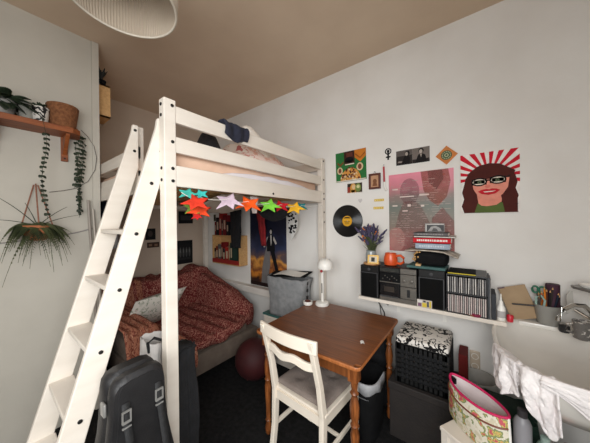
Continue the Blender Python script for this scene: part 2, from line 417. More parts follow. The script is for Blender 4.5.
def hangx(cy, x0, x1, z0, z1, th, seed, taper=0.0, tip=0.0):
    g = hang(cy, x0, x1, z0, z1, th, seed, taper, tip)
    return lambda u, v: (g(u, v)[1], g(u, v)[0], g(u, v)[2])
def garment(name, fn, m, label, loc, cat='clothing'):
    return tag(MB().grid(fn, 28, 18).build(name, m, loc=loc, smooth=True, solid=.005), label, cat)
BLKC = mat('black_cloth', (17, 17, 19), .95, (26, 26, 29), 25, .3, 120)
garment('jacket', hangx(2.0, -2.60, -2.38, 1.18, 1.70, .03, 2, .2), BLKC, 'long black jacket hanging between the small bookshelf and the movie style poster', (-2.44, 2.06, 1.16))
garment('scarf', hangx(2.08, -2.20, -2.05, 1.22, 1.68, .025, 5, .55, .06), mat('red_cloth', (150, 30, 36), .9, (120, 22, 28), 20, .3, 90), 'dark red scarf hanging in front of the dark dusk poster', (-2.12, 2.08, 1.22))
garment('sock', hang(-1.33, 1.205, 1.285, 1.575, 1.70, .022, 8, .6), mat('pale_knit', (206, 192, 186), .95, (192, 176, 170), 20, .3, 120), 'pale sock dangling between the orange and lime stars', (-1.33, 1.25, 1.575))
def blackbundle(u, v):
    x = -1.78 + u * .44; a = v * 2 * PI
    s_ = math.sin(u * PI) ** .5
    return (x, 1.72 + math.cos(a) * .07 * s_, 1.625 - .06 * math.sin(u * PI) + math.sin(a) * .05 * s_ + .01 * nz(x * 20, a))
tag(MB().grid(blackbundle, 24, 14).build('black_shirt', BLKC, loc=(-1.56, 1.72, 1.6), smooth=True), 'rolled black shirt slung under the bed behind the red and yellow stars', 'clothing')
# patterned black and white leaf ornament
lf = MB(); LEAFW = flat('leafwhite', (222, 220, 216)); LEAFB = flat('leafblack', (24, 24, 26))
ol = [(-.005, .0), (.075, -.03), (.088, -.12), (.06, -.22), (.0, -.31), (-.03, -.22), (-.055, -.12), (-.05, -.03)]
def plate(m, pts, x0, y, z0, th, cx=1.0):
    n = len(pts); m.add([(x0 + px, y - th, z0 + pz) for px, pz in pts] + [(x0 + px, y, z0 + pz) for px, pz in pts], [tuple(range(n)), tuple(range(2 * n - 1, n - 1, -1))] + [(i, (i + 1) % n, (i + 1) % n + n, i + n) for i in range(n)])
lf.use(LEAFW); plate(lf, ol, -1.615, 2.06, 1.62, .008)
lf.use(LEAFB)
for k in range(34):
    z = -.02 - random.random() * .24; wmin, wmax = -.045 * (1 - max(0, -z - .12) / .2), .08 * (1 - max(0, -z - .12) / .22)
    x = wmin + random.random() * (wmax - wmin); r = .006 + random.random() * .009
    plate(lf, [(x + r * math.cos(a) * 1.3, z + r * math.sin(a)) for a in [j * PI / 3 for j in range(6)]], -1.615, 2.051, 1.62, .0012)
tag(lf.build('paper_leaf', loc=(-1.6, 2.06, 1.31)), 'black and white patterned leaf shaped hanging behind the yellow star', 'ornament')

# ------------------------------------------------------------------ flat art helpers (on the back wall, facing -y)
def circle(cx, cz, rx, rz=None, n=20, a0=0, a1=2 * PI):
    rz = rz or rx; e = n if abs(a1 - a0 - 2 * PI) < 1e-6 else n + 1
    return [(cx + rx * math.cos(a0 + (a1 - a0) * k / n), cz + rz * math.sin(a0 + (a1 - a0) * k / n)) for k in range(e)]
def rect(x0, x1, z0, z1): return [(x0, z0), (x1, z0), (x1, z1), (x0, z1)]
def clip(poly, w, h):
    for (ax, sgn, lim) in ((0, 1, 0), (0, -1, w), (1, 1, 0), (1, -1, h)):
        out = []; n = len(poly)
        for i in range(n):
            p, q = poly[i], poly[(i + 1) % n]
            dp, dq = sgn * (p[ax] - lim), sgn * (q[ax] - lim)
            if dp >= 0: out.append(p)
            if (dp >= 0) != (dq >= 0):
                t = dp / (dp - dq); out.append((p[0] + (q[0] - p[0]) * t, p[1] + (q[1] - p[1]) * t))
        poly = out
        if not poly: return []
    return poly
class Art:
    """A printed sheet w x h with inks laid on it; corner (x, z) is its lower left on the plane y."""
    def __init__(s, w, h, base, th=.003): s.m = MB(); s.w, s.h, s.l = w, h, 1; s.m.use(base); s.m.box(0, w, -th, 0, 0, h); s.th = th
    def ink(s, color, *polys, m=None, name=None):
        s.m.use(m or flat('%d_%d_%d' % color, color))
        for p in polys:
            p = clip(p, s.w, s.h)
            if len(p) > 2:
                y = -s.th - .00025 * s.l
                s.m.add([(x, y, z) for x, z in p], [tuple(range(len(p)))])
        s.l += 1; return s
    def put(s, name, x, z, y, label, cat, tilt=0.0, rz=0.0, group=None):
        o = s.m.build(name, world=False); o.location = (x, y, z); o.rotation_euler = (0, tilt, rz)
        return tag(o, label, cat, group)
WY = YW - .001

# record sleeve, green
a = Art(.312, .29, flat('green', (44, 112, 58)))
a.ink((60, 34, 26), rect(.09, .20, .16, .29)).ink((200, 120, 40), [(.20, .29), (.20, .22), (.255, .17), (.312, .22), (.312, .29)]).ink((150, 84, 30), [(.205, .245), (.255, .20), (.305, .245), (.305, .26), (.255, .215), (.205, .26)])
a.ink((96, 50, 40), rect(.115, .18, .235, .275)).ink((20, 18, 20), circle(.145, .205, .045, .028), rect(.10, .19, .185, .198)).ink((226, 214, 196), rect(.10, .195, .158, .168))
a.ink((120, 70, 34), [(.02, .18), (.05, .15), (.085, .18), (.085, .20), (.05, .17), (.02, .20)])
a.ink((214, 190, 150), circle(.045, .11, .03, .036), circle(.25, .125, .033, .038)).ink((120, 70, 50), circle(.045, .11, .016, .024), circle(.25, .125, .018, .026))
a.ink((214, 150, 74), circle(.155, 0, .105, .125, 24, 0, PI), rect(.05, .26, 0, .012))
for k in range(60):
    t = random.random() * PI; r = .2 + random.random() * .75
    x, z = .155 + math.cos(t) * .098 * r, .012 + math.sin(t) * .125 * r
    a.ink([(120, 62, 40), (64, 40, 34), (222, 196, 160), (96, 40, 34), (226, 180, 110)][k % 5], circle(x, z, .009, .011, 7))
a.ink((236, 226, 206), rect(0, .312, 0, .008))
a.put('record_sleeve', -1.122, 1.894, WY, 'green record sleeve with orange half circle crowd, pinned above the vinyl record', 'record sleeve', tilt=-.015)
# postcard beneath it
a = Art(.148, .1, flat('cardblack', (52, 40, 34)))
a.ink((206, 150, 70), circle(.06, .05, .03, .045), rect(.03, .09, .0, .03)).ink((222, 186, 140), circle(.065, .06, .018, .024)).ink((116, 134, 70), circle(.11, .05, .03, .04)).ink((210, 206, 150), circle(.11, .06, .016)).ink((150, 60, 44), rect(0, .03, 0, .06)).ink((238, 230, 214), rect(0, .148, 0, .006), rect(0, .148, .094, .1))
a.put('postcard', -1.003, 1.775, WY, 'small landscape postcard with painted figures under the green sleeve', 'postcard')
# heart sticker
hp = [(0, -.024), (.02, .0), (.018, .014), (.008, .018), (0, .01), (-.008, .018), (-.018, .014), (-.02, 0)]
m = MB(); plate(m, hp, -.875, WY, 1.70, .002); tag(m.build('heart_sticker', flat('palegrey', (206, 200, 198)), loc=(-.875, WY, 1.70)), 'tiny pale heart sticker between postcard and vinyl record', 'sticker')
# vinyl record
rec = thing('vinyl_record', 'black vinyl record with yellow label on the back wall', 'vinyl record', (-1.01, WY, 1.508))
m = MB().at((-1.01, WY, 1.508), (PI / 2, 0, 0))
pr = [(.004, 0), (.155, 0), (.157, .0015), (.155, .003)]
r = .152
while r > .056: pr += [(r, .0027), (r - .0022, .0034)]; r -= .0045
pr += [(.052, .003), (.004, .003)]
m.lathe(pr, 56, cap=False).build('disc', mat('vinyl', (14, 14, 15), .28, (18, 18, 19), 10), rec, smooth=False)
m = MB().at((-1.01, WY - .0032, 1.508), (PI / 2, 0, 0)); m.use(flat('labelyellow', (226, 168, 46))).lathe([(.004, 0), (.051, 0), (.051, .0006), (.004, .0006)], 36, cap=False)
lb = m.build('paper_label', parent=rec); lb['label'] = 'yellow paper label with dark print'
m = MB().use(flat('dark', (44, 34, 26)))
for q in (circle(0, .026, .036, .014, 16, 0, PI), rect(-.03, .03, -.008, -.004), rect(-.024, .024, -.018, -.015), rect(-.02, .02, -.028, -.025)): plate(m, q, -1.01, WY - .0039, 1.508, .0003)
m.build('print', parent=rec)
# small framed picture
fr = thing('picture_frame', 'small dark red wooden framed picture hanging from a nail', 'picture frame', (-.73, WY, 1.79))
m = MB(); 
for q in ((-.785, -.68, 1.795, 1.812), (-.785, -.68, 1.918, 1.935), (-.785, -.768, 1.812, 1.918), (-.697, -.68, 1.812, 1.918)): m.box(q[0], q[1], WY - .022, WY - .002, q[2], q[3])
m.build('frame', mat('dark_redwood', (96, 42, 28), .4, (74, 30, 20), 12), fr, bevel=.003)
m = MB().use(flat('sepia', (196, 150, 116))); m.box(-.768, -.697, WY - .010, WY - .004, 1.812, 1.918)
m.use(flat('sepiadark', (132, 88, 62))); plate(m, circle(-.732, 1.865, .018, .022), 0, WY - .0102, 0, .0004); plate(m, [(-.755, 1.822), (-.71, 1.822), (-.716, 1.848), (-.749, 1.848)], 0, WY - .0102, 0, .0004)
m.build('print', parent=fr)
m = MB(); m.tube([(-.732, WY, 1.95), (-.732, WY - .012, 1.952)], .003); m.tube([(-.75, WY - .01, 1.934), (-.732, WY - .01, 1.948), (-.714, WY - .01, 1.934)], .0012, 6); m.build('hanger', SCREW, fr)
# red handled brush hanging
br = thing('dish_brush', 'red and white handled brush hanging beside the pink poster', 'brush', (-.645, WY, 1.77))
MB().tube([(-.651, WY - .012, 1.985), (-.65, WY - .012, 1.93), (-.648, WY - .012, 1.85)], .0075, 10).build('handle', mat('red_plastic', (178, 40, 52), .4), br, smooth=True)
nk = MB().tube([(-.648, WY - .012, 1.85), (-.645, WY - .012, 1.81), (-.630, WY - .012, 1.775)], .0065, 10, .010).build('neck', WHITE, br, smooth=True); nk['label'] = 'white plastic neck'
MB().tube([(-.651, WY, 2.0), (-.651, WY - .014, 2.0)], .003).build('nail', SCREW, br)
# black venus fist symbol
m = MB(); 
ring = circle(0, 0, .028, .028, 24); inner = circle(0, 0, .019, .019, 24)
for k in range(24):
    j = (k + 1) % 24; plate(m, [ring[k], ring[j], inner[j], inner[k]], -.615, WY, 2.115, .0015)
plate(m, rect(-.007, .007, -.075, -.024), -.615, WY, 2.115, .0015); plate(m, rect(-.02, .02, -.055, -.043), -.615, WY, 2.115, .0015)
plate(m, rect(-.011, .011, -.008, .013), -.615, WY, 2.115, .0015); plate(m, rect(-.007, .007, -.022, -.006), -.615, WY, 2.115, .0015)
tag(m.build('symbol_sticker', flat('black', (22, 20, 20)), loc=(-.615, WY, 2.05)), 'black venus sign with raised fist stuck on the wall', 'sticker')
# two black and white photos
def photo(x, w, seed, label):
    a = Art(w, .122, flat('photodark', (46, 40, 38)))
    if seed == 1:
        a.ink((96, 88, 84), rect(0, w, .075, .122)).ink((24, 20, 20), [(.04, 0), (.105, 0), (.11, .05), (.09, .085), (.065, .07)]).ink((20, 17, 17), circle(.088, .092, .019, .022)).ink((172, 160, 150), circle(.083, .088, .011, .016)).ink((150, 138, 130), [(.01, .02), (.045, .02), (.05, .03), (.02, .034)])
    else:
        a.ink((120, 110, 104), rect(0, w, .03, .122)).ink((26, 22, 22), [(.02, 0), (.11, 0), (.095, .06), (.07, .075), (.045, .066)]).ink((22, 18, 18), circle(.066, .096, .019, .021)).ink((184, 172, 162), circle(.064, .09, .012, .016)).ink((170, 160, 150), [(.058, .07), (.072, .07), (.066, .04)])
    a.put('photo_print', x, 1.978, WY, label, 'photo', group='black and white photos')
photo(-.548, .125, 1, 'black and white photo of a seated person, beside the venus sign'); photo(-.422, .127, 2, 'black and white photo of a standing person, next to the orange diamond')
# orange diamond card with green mandala
a = Art(.103, .103, flat('ochre', (206, 128, 70)))
a.ink((70, 92, 70), circle(.0515, .0515, .036, .036, 28)).ink((176, 178, 140), circle(.0515, .0515, .030, .030, 28)).ink((78, 100, 76), circle(.0515, .0515, .024, .024, 28)).ink((186, 186, 146), circle(.0515, .0515, .014)).ink((70, 92, 70), circle(.0515, .0515, .008))
for k in range(12):
    q = k * PI / 6; a.ink((70, 92, 70), circle(.0515 + .027 * math.cos(q), .0515 + .027 * math.sin(q), .003, .003, 6))
a.put('mandala_card', -.182 - .0728, 2.005, WY, 'orange diamond card with green round mandala above the pink poster', 'card', tilt=-PI / 4 + PI / 2 - PI / 4 + PI / 4)
# two strips of golden tape
for z, t, lb in ((1.682, .0, 'upper strip of golden tape on the wall'), (1.612, .0, 'lower strip of golden tape on the wall')):
    a = Art(.086 if z > 1.65 else .09, .022, flat('goldtape', (222, 188, 84)))
    for k in range(4): a.ink((238, 222, 160), rect(.008 + k * .02, .016 + k * .02, .006, .015))
    a.put('washi_tape', -.742 if z > 1.65 else -.750, z, WY, lb, 'tape', group='golden tape strips')

# large pink poster : pink to grey green wash with figures and text lines
def poster_mat():
    m = bpy.data.materials.new('pink_poster_wash'); m.use_nodes = True
    n, l = m.node_tree.nodes, m.node_tree.links; b = n['Principled BSDF']; b.inputs['Roughness'].default_value = .45
    tc = n.new('ShaderNodeTexCoord'); sp = n.new('ShaderNodeSeparateXYZ'); l.new(tc.outputs['Object'], sp.inputs['Vector'])
    nt = n.new('ShaderNodeTexNoise'); nt.inputs['Scale'].default_value = 5; l.new(tc.outputs['Object'], nt.inputs['Vector'])
    ad = n.new('ShaderNodeMath'); ad.operation = 'MULTIPLY_ADD'; ad.inputs[1].default_value = .18; l.new(nt.outputs['Fac'], ad.inputs[0]); l.new(sp.outputs['Z'], ad.inputs[2])
    r = n.new('ShaderNodeValToRGB'); e = r.color_ramp.elements
    e[0].position = .06; e[0].color = (*rgb(168, 96, 92), 1); e[1].position = .74; e[1].color = (*rgb(224, 132, 150), 1)
    for p, c in ((.18, (176, 110, 104)), (.30, (128, 116, 104)), (.46, (104, 112, 102)), (.56, (136, 112, 106)), (.64, (196, 118, 128))):
        q = e.new(p); q.color = (*rgb(*c), 1)
    l.new(ad.outputs[0], r.inputs['Fac']); l.new(r.outputs['Color'], b.inputs['Base Color'])
    return m
def wash(name, c, fac):
    m = bpy.data.materials.new(name); m.use_nodes = True; n, l = m.node_tree.nodes, m.node_tree.links
    b = n['Principled BSDF']; b.inputs['Base Color'].default_value = (*rgb(*c), 1); b.inputs['Roughness'].default_value = .5
    nt = n.new('ShaderNodeTexNoise'); nt.inputs['Scale'].default_value = 14; mr = n.new('ShaderNodeMapRange'); mr.inputs['To Min'].default_value = fac * .6; mr.inputs['To Max'].default_value = fac * 1.3
    tc = n.new('ShaderNodeTexCoord'); l.new(tc.outputs['Object'], nt.inputs['Vector']); l.new(nt.outputs['Fac'], mr.inputs['Value']); l.new(mr.outputs['Result'], b.inputs['Alpha'])
    return m
PWd, PHt = .475, .655
a = Art(PWd, PHt, poster_mat())
a.ink((0, 0, 0), [(.25, .655), (.44, .655), (.455, .56), (.43, .44), (.37, .37), (.31, .42), (.27, .50)], m=wash('rust_wash', (156, 70, 44), .6))
a.ink((0, 0, 0), [(.30, .655), (.40, .655), (.41, .58), (.36, .50), (.31, .56)], m=wash('rust_wash_deep', (120, 50, 38), .5))
a.ink((0, 0, 0), circle(.165, .50, .075, .11, 24), m=wash('head_wash', (116, 80, 84), .34))
a.ink((0, 0, 0), [(.04, 0), (.34, 0), (.32, .22), (.25, .38), (.21, .42), (.12, .42), (.08, .32), (.05, .2)], m=wash('body_wash', (140, 80, 76), .34))
a.ink((0, 0, 0), [(.30, .0), (.475, .0), (.475, .25), (.40, .36), (.33, .28)], m=wash('red_wash', (150, 62, 56), .4))
a.ink((0, 0, 0), circle(.06, .10, .07, .10, 20), m=wash('pale_wash', (206, 150, 140), .5))
tx = wash('pale_print', (226, 206, 196), .5); rnd = random.Random(3)
lines = []
for k in range(30):
    z = .05 + k * .0185; x = .02
    while x < .45:
        w = .012 + rnd.random() * .05
        if rnd.random() < .45: lines.append(rect(x, min(.455, x + w), z, z + .0035))
        x += w + .012
a.ink((0, 0, 0), *lines, m=tx)
tb = wash('pale_title', (238, 220, 210), .8)
a.ink((0, 0, 0), rect(.03, .075, .52, .530), rect(.09, .20, .455, .464), rect(.24, .31, .46, .472), rect(.03, .07, .38, .392), rect(.15, .175, .375, .395), rect(.25, .275, .37, .385), rect(.11, .15, .335, .345), m=tb)
a.put('pink_poster', -.612, 1.248, WY, 'large pink and grey green poster with pale print behind the books', 'poster', tilt=0.0)

# portrait painting : woman with glasses on red and white rays
pw, ph = .322, .425
pt = Art(pw, ph, flat('portraitwhite', (238, 232, 226)), th=.016)
cx0, cz0 = .165, .25
rays = []
for k in range(13):
    q = -.30 + k * (PI + .6) / 13; q2 = q + (PI + .6) / 26
    rays.append([(cx0, cz0), (cx0 + math.cos(q) * .6, cz0 + math.sin(q) * .6), (cx0 + math.cos(q2) * .6, cz0 + math.sin(q2) * .6)])
pt.ink((204, 24, 46), *rays)
pt.ink((76, 27, 20), [(.02, .0), (.005, .05), (.02, .10), (.008, .15), (.02, .20), (.03, .25), (.06, .30), (.11, .335), (.165, .345), (.22, .335), (.27, .30), (.30, .25), (.31, .20), (.30, .16), (.315, .11), (.30, .06), (.312, .0)])
pt.ink((226, 142, 122), [(.095, .13), (.235, .13), (.225, .05), (.165, .035), (.105, .05)])
pt.ink((86, 104, 50), [(.06, 0), (.27, 0), (.262, .045), (.225, .072), (.20, .052), (.15, .045), (.12, .05), (.10, .07), (.075, .05)])
pt.ink((76, 27, 20), [(.02, 0), (.08, 0), (.10, .07), (.095, .13), (.06, .16), (.02, .1)], [(.31, 0), (.245, 0), (.235, .06), (.225, .12), (.26, .16), (.31, .1)])
pt.ink((228, 146, 126), [(.068, .235), (.27, .235), (.262, .17), (.235, .125), (.20, .098), (.165, .09), (.13, .098), (.098, .125), (.075, .17)])
pt.ink((214, 120, 104), circle(.155, .185, .016, .012, 12))
pt.ink((76, 27, 20), [(.058, .20), (.066, .262), (.10, .258), (.15, .25), (.20, .258), (.268, .266), (.278, .20), (.30, .28), (.22, .335), (.165, .34), (.10, .33), (.04, .28)])
pt.ink((24, 20, 20), circle(.108, .218, .045, .029, 28), circle(.210, .225, .045, .029, 28), rect(.066, .15, .197, .240), rect(.168, .252, .204, .247), rect(.148, .168, .222, .232), [(.255, .235), (.275, .245), (.275, .252), (.255, .246)])
pt.ink((240, 226, 208), circle(.108, .218, .036, .020, 28), circle(.210, .225, .036, .020, 28), rect(.076, .14, .206, .231), rect(.178, .242, .213, .238))
pt.ink((96, 110, 80), circle(.11, .217, .011, .009), circle(.208, .224, .011, .009)).ink((20, 18, 18), circle(.11, .217, .005), circle(.208, .224, .005))
pt.ink((196, 30, 44), [(.100, .150), (.122, .162), (.148, .166), (.163, .162), (.178, .167), (.202, .165), (.222, .154), (.198, .132), (.16, .124), (.122, .132)])
pt.ink((240, 226, 216), [(.130, .149), (.16, .150), (.20, .151), (.18, .144), (.14, .142)])
pt.ink((60, 22, 20), rect(.30, .303, .03, .06), rect(.29, .312, .055, .058))
pt.put('portrait_painting', -.094, 1.556, WY, 'painted portrait of a woman in glasses on red and white rays', 'painting')

# dusk poster beneath the bed
def dusk_mat():
    m = bpy.data.materials.new('dusk_poster_print'); m.use_nodes = True
    n, l = m.node_tree.nodes, m.node_tree.links; b = n['Principled BSDF']; b.inputs['Roughness'].default_value = .5
    tc = n.new('ShaderNodeTexCoord'); sp = n.new('ShaderNodeSeparateXYZ'); l.new(tc.outputs['Object'], sp.inputs['Vector'])
    nt = n.new('ShaderNodeTexNoise'); nt.inputs['Scale'].default_value = 5; nt.inputs['Detail'].default_value = 6; l.new(tc.outputs['Object'], nt.inputs['Vector'])
    ad = n.new('ShaderNodeMath'); ad.operation = 'MULTIPLY_ADD'; ad.inputs[1].default_value = .55; l.new(nt.outputs['Fac'], ad.inputs[0]); l.new(sp.outputs['Z'], ad.inputs[2])
    r = n.new('ShaderNodeValToRGB'); e = r.color_ramp.elements
    e[0].position = .22; e[0].color = (*rgb(22, 16, 16), 1); e[1].position = .95; e[1].color = (*rgb(20, 24, 44), 1)
    for p, c in ((.36, (60, 32, 22)), (.44, (206, 128, 48)), (.50, (120, 66, 40)), (.58, (214, 150, 70)), (.66, (92, 74, 76)), (.78, (44, 54, 84))):
        q = e.new(p); q.color = (*rgb(*c), 1)
    l.new(ad.outputs[0], r.inputs['Fac']); l.new(r.outputs['Color'], b.inputs['Base Color'])
    return m
a = Art(.62, 1.02, dusk_mat())
a.ink((122, 118, 116), [(.20, .05), (.30, .02), (.36, .30), (.35, .45), (.30, .52), (.26, .40), (.22, .25)]).ink((22, 22, 26), [(.30, .45), (.44, .46), (.43, .58), (.40, .66), (.34, .66), (.31, .58)], [(.36, .46), (.43, .46), (.50, .20), (.54, .02), (.49, .02), (.44, .22)], circle(.375, .70, .03, .042, 14)).ink((196, 190, 184), circle(.372, .695, .018, .028, 12), [(.36, .655), (.385, .655), (.385, .56), (.37, .52)], [(.30, .62), (.33, .64), (.27, .50), (.24, .50)], [(.42, .64), (.47, .56), (.45, .54), (.41, .60)])
a.ink((150, 30, 34), [(.14, 1.02), (.25, 1.02), (.24, .80), (.20, .68), (.16, .80)]).ink((40, 26, 24), rect(0, .62, 0, .05))
a.put('dusk_poster', -2.40, .69, WY, 'dark poster of a standing figure before an orange dusk, under the bed', 'poster')
# far wall pictures (alcove, facing +x)
def side_art(a, name, y, z, label, cat, group=None):
    o = a.put(name, 0, 0, 0, label, cat, group=group)
    o.location = (XA + .001, y, z); o.rotation_euler = (0, 0, PI / 2); return o
DKP = flat('nearblack', (24, 24, 25))
a = Art(.33, .345, DKP); a.ink((70, 70, 69), *[circle(.05 + .046 * k, .17, .017, .075, 12) for k in range(6)]).ink((40, 40, 40), rect(.03, .30, .06, .09)).ink((104, 104, 100), *[circle(.05 + .046 * k, .19, .007, .03, 8) for k in range(6)])
side_art(a, 'dark_print', 1.62, .905, 'large black print with pale grey shapes on the far wall above the sofa', 'print')
a = Art(.22, .18, DKP); a.ink((60, 60, 62), rect(.03, .19, .05, .12)); side_art(a, 'small_dark_print', 1.74, 1.50, 'wide black print under the bed behind the red stars', 'print')
a = Art(.125, .15, DKP); a.ink((70, 60, 56), circle(.06, .08, .03, .04)); side_art(a, 'photo_card', 1.30, 1.29, 'dark photo card between ladder and bed post', 'photo')
a = Art(.15, .07, flat('brownphoto', (70, 54, 46))); a.ink((140, 110, 90), rect(.02, .06, .02, .05), rect(.09, .13, .015, .045)); side_art(a, 'brown_postcard', 1.32, 1.185, 'brown postcard under the dark photo card', 'postcard')
# small scraps pinned on the back wall left of the bookshelf
for (x, z, w, h, c, lb) in ((-3.22, 1.53, .05, .10, (84, 78, 60), 'olive paper scrap pinned beside the under bed bookshelf'), (-3.18, 1.29, .035, .09, (96, 84, 74), 'narrow brown paper scrap below the olive one'), (-3.26, 1.24, .045, .05, (112, 78, 60), 'small rust paper scrap near the corner'), (-3.12, 1.22, .05, .05, (86, 40, 34), 'tiny dark red scrap beside the bookshelf')):
    a = Art(w, h, flat('%d_%d_%d' % c, c)); a.ink(tuple(int(q * .6) for q in c), rect(w * .2, w * .8, h * .25, h * .6)); a.put('paper_scrap', x, z, WY, lb, 'paper')

# ------------------------------------------------------------------ under-bed bookshelf
cr_ = thing('wall_crate', 'light wooden crate shelf on the wall under the loft bed', 'shelf', (-2.75, 2.09, .93))
m = MB()
m.box(-3.06, -2.46, 2.03, WY, .93, .945); m.box(-3.06, -2.46, 2.03, WY, 1.315, 1.33); m.box(-3.06, -3.045, 2.03, WY, .945, 1.315)
m.build('frame', LIGHTWOOD, cr_, bevel=.002)
MB().box(-2.475, -2.46, 2.03, WY, .945, 1.315).build('side_panel', LIGHTWOOD, cr_, bevel=.002)
MB().box(-3.045, -2.475, WY - .01, WY, .945, 1.315).build('back_panel', LIGHTWOOD, cr_)
rail = MB().box(-3.05, -2.47, 2.022, 2.031, .945, 1.00).build('front_lip', mat('red_lacquer', (150, 42, 36), .5), cr_); rail['label'] = 'red front lip'
def book(x0, x1, y0, y1, z0, z1, color, label, group, spine='y', band=None):
    """A standing or lying book: cover wrap, pages, a printed spine."""
    m = MB(); c = flat('cloth_%d_%d_%d' % color, color)
    t = .0025
    d = min((x1 - x0, 0), (z1 - z0, 1))
    if x1 - x0 < z1 - z0:      # standing, spine to -y
        m.use(c).box(x0, x0 + t, y0, y1, z0, z1).box(x1 - t, x1, y0, y1, z0, z1).box(x0, x1, y0, y0 + t, z0, z1)
        m.use(PAPER).box(x0 + t, x1 - t, y0 + t, y1 - .004, z0 + .003, z1 - .003)
        if band: m.use(flat('band_%d_%d_%d' % band, band)).box(x0 + (x1 - x0) * .25, x1 - (x1 - x0) * .25, y0 - .0006, y0, z0 + (z1 - z0) * .3, z0 + (z1 - z0) * .75)
    else:                      # lying, spine to -y
        m.use(c).box(x0, x1, y0, y1, z0, z0 + t).box(x0, x1, y0, y1, z1 - t, z1).box(x0, x1, y0, y0 + t, z0, z1)
        m.use(PAPER).box(x0 + .003, x1 - .003, y0 + t, y1 - .003, z0 + t, z1 - t)
        if band:
            m.use(flat('band_%d_%d_%d' % band, band)); x = x0 + .025; rr = random.Random(int(x0 * -1e4))
            while x < x1 - .03:
                w = .006 + rr.random() * .012; m.box(x, min(x + w, x1 - .02), y0 - .0006, y0, z0 + (z1 - z0) * .35, z0 + (z1 - z0) * .68); x += w + .004
    o = m.build('book', loc=((x0 + x1) / 2, (y0 + y1) / 2, z0)); return tag(o, label, 'book', group)
x = -3.03; names = ['black', 'rust', 'grey', 'dark red', 'charcoal', 'red', 'tan', 'dark green']
cols = [(30, 28, 30), (130, 60, 40), (96, 94, 92), (120, 30, 30), (50, 48, 50), (168, 46, 36), (150, 120, 90), (40, 60, 52)]
pos = ['leftmost', 'second from the left', 'third from the left', 'fourth from the left', 'fifth from the left', 'sixth from the left', 'seventh from the left', 'rightmost']
for i in range(8):
    w = .03 + .022 * ((i * 7) % 3); book(x, x + w, 2.045, 2.15, .9451, 1.14 + .03 * ((i * 5) % 4), cols[i], '%s book in the wooden crate, %s of its row' % (names[i], pos[i]), 'books in the wall crate', band=(200, 180, 150)); x += w + .002
x = -3.02; cols2 = [(128, 34, 34), (34, 30, 32), (150, 40, 36), (60, 56, 56), (112, 30, 34), (28, 28, 30)]; nm2 = ['dark red', 'black', 'red', 'grey', 'maroon', 'charcoal black']
for i in range(6):
    w = .032 + .02 * ((i * 5) % 3); book(x, x + w, 2.045, 2.15, 1.3302, 1.52 + .03 * ((i * 7) % 5), cols2[i], '%s book standing on top of the wooden crate, %s' % (nm2[i], pos[i] if i < 5 else 'rightmost'), 'books on top of the wall crate', band=(190, 160, 140)); x += w + .002

# ------------------------------------------------------------------ sofa with throws
sofa = thing('sofa', 'low sofa with grey brown base under the loft bed', 'sofa', (-2.7, 1.4, 0))
BASE = mat('taupe_upholstery', (116, 102, 90), .9, (102, 88, 78), 12, .2, 80)
MB().box(-3.38, -2.04, .74, 1.95, .10, .30, .02).build('base', BASE, sofa, smooth=True)
MB().box(-3.0, -2.06, .92, 1.80, .30, .41, .03).build('seat_cushion', BASE, sofa, smooth=True)
MB().box(-3.38, -3.06, .76, 1.94, .30, .775, .05).build('backrest', BASE, sofa, smooth=True)
for y0, y1 in ((.74, .90), (1.81, 1.94)): MB().box(-3.1, -2.24, y0, y1, .30, .49, .04).build('armrest', BASE, sofa, smooth=True)
for x, y in ((-2.12, .82), (-2.12, 1.89), (-3.3, .82), (-3.3, 1.89)): MB().at((x, y, 0)).lathe([(.025, 0), (.03, .10)], 12).build('foot', BLACK, sofa)
def sm(e0, e1, x): t = max(0, min(1, (x - e0) / (e1 - e0))); return t * t * (3 - 2 * t)
def sofa_h(x, y):
    seat = .445 - .012 * sm(-2.2, -2.0, x)
    back = (.825 + .075 * math.exp(-((y - 1.84) / .09) ** 2)) * sm(-2.84, -3.08, x)
    arm = 0
    P = [(-2.10, .40), (-2.18, .53), (-2.42, .655), (-2.8, .74), (-3.1, .83), (-3.5, .82)]
    for (xa, za), (xb_, zb_) in zip(P, P[1:]):
        if xb_ <= x <= xa: arm = za + (zb_ - za) * (xa - x) / (xa - xb_)
    arm *= sm(1.56, 1.82, y)
    arm2 = .62 * sm(1.04, .90, y) * sm(-1.98, -2.2, x)
    return max(seat, back, arm, arm2) + .008 * sm(.5, .8, max(back, arm)) * math.sin(x * 17 + y * 21) 
REDT = patmat('red_paisley_throw', [(116, 54, 48), (168, 112, 98), (106, 42, 40), (176, 124, 108), (112, 44, 42)], 24, .95, .4, [0, .40, .45, .555, .605], kind='noise')
RUST = patmat('rust_kilim_throw', [(146, 84, 64), (172, 114, 90), (118, 58, 48), (188, 136, 110), (106, 58, 50)], 24, .95, .4, [0, .36, .50, .58, .68], kind='noise', stretch=(1, 3, 1))
def drape(y0, y1, xf, xb, hemf, lift, seed, skew=0.0):
    """height field over the sofa, then a skirt at the front"""
    def fn(u, v):
        y = y0 + (y1 - y0) * v
        fold = .016 * nz(u * 7 + seed, v * 9) + .010 * math.sin(v * 40 + seed + u * 6)
        xedge = xf + .02 * math.sin(v * 9 + seed) - skew * sm(.45, 1.0, v)
        if u < .2:
            t = u / .2; z1 = sofa_h(xedge - .04, y) + lift; z0 = hemf(v)
            return (xedge + .012 * math.sin(v * 28 + seed) * (1 - t) + .02 * math.sin(t * PI), y, z0 + (z1 - z0) * t)
        t = (u - .2) / .8; x = xedge - .04 + (xb - xedge + .04) * t
        # wrap over the far edge of an arm at y1
        z = sofa_h(x, y) + lift + fold
        return (x, y, z)
    return fn
tag(MB().grid(drape(.98, 1.955, -1.99, -3.36, lambda v: .37 - .03 * v + .02 * math.sin(v * 11), .012, 1, .14), 90, 70).build('red_throw', REDT, loc=(-2.6, 1.55, .45), smooth=True, solid=.008), 'dark red floral throw covering the right part of the sofa', 'throw')
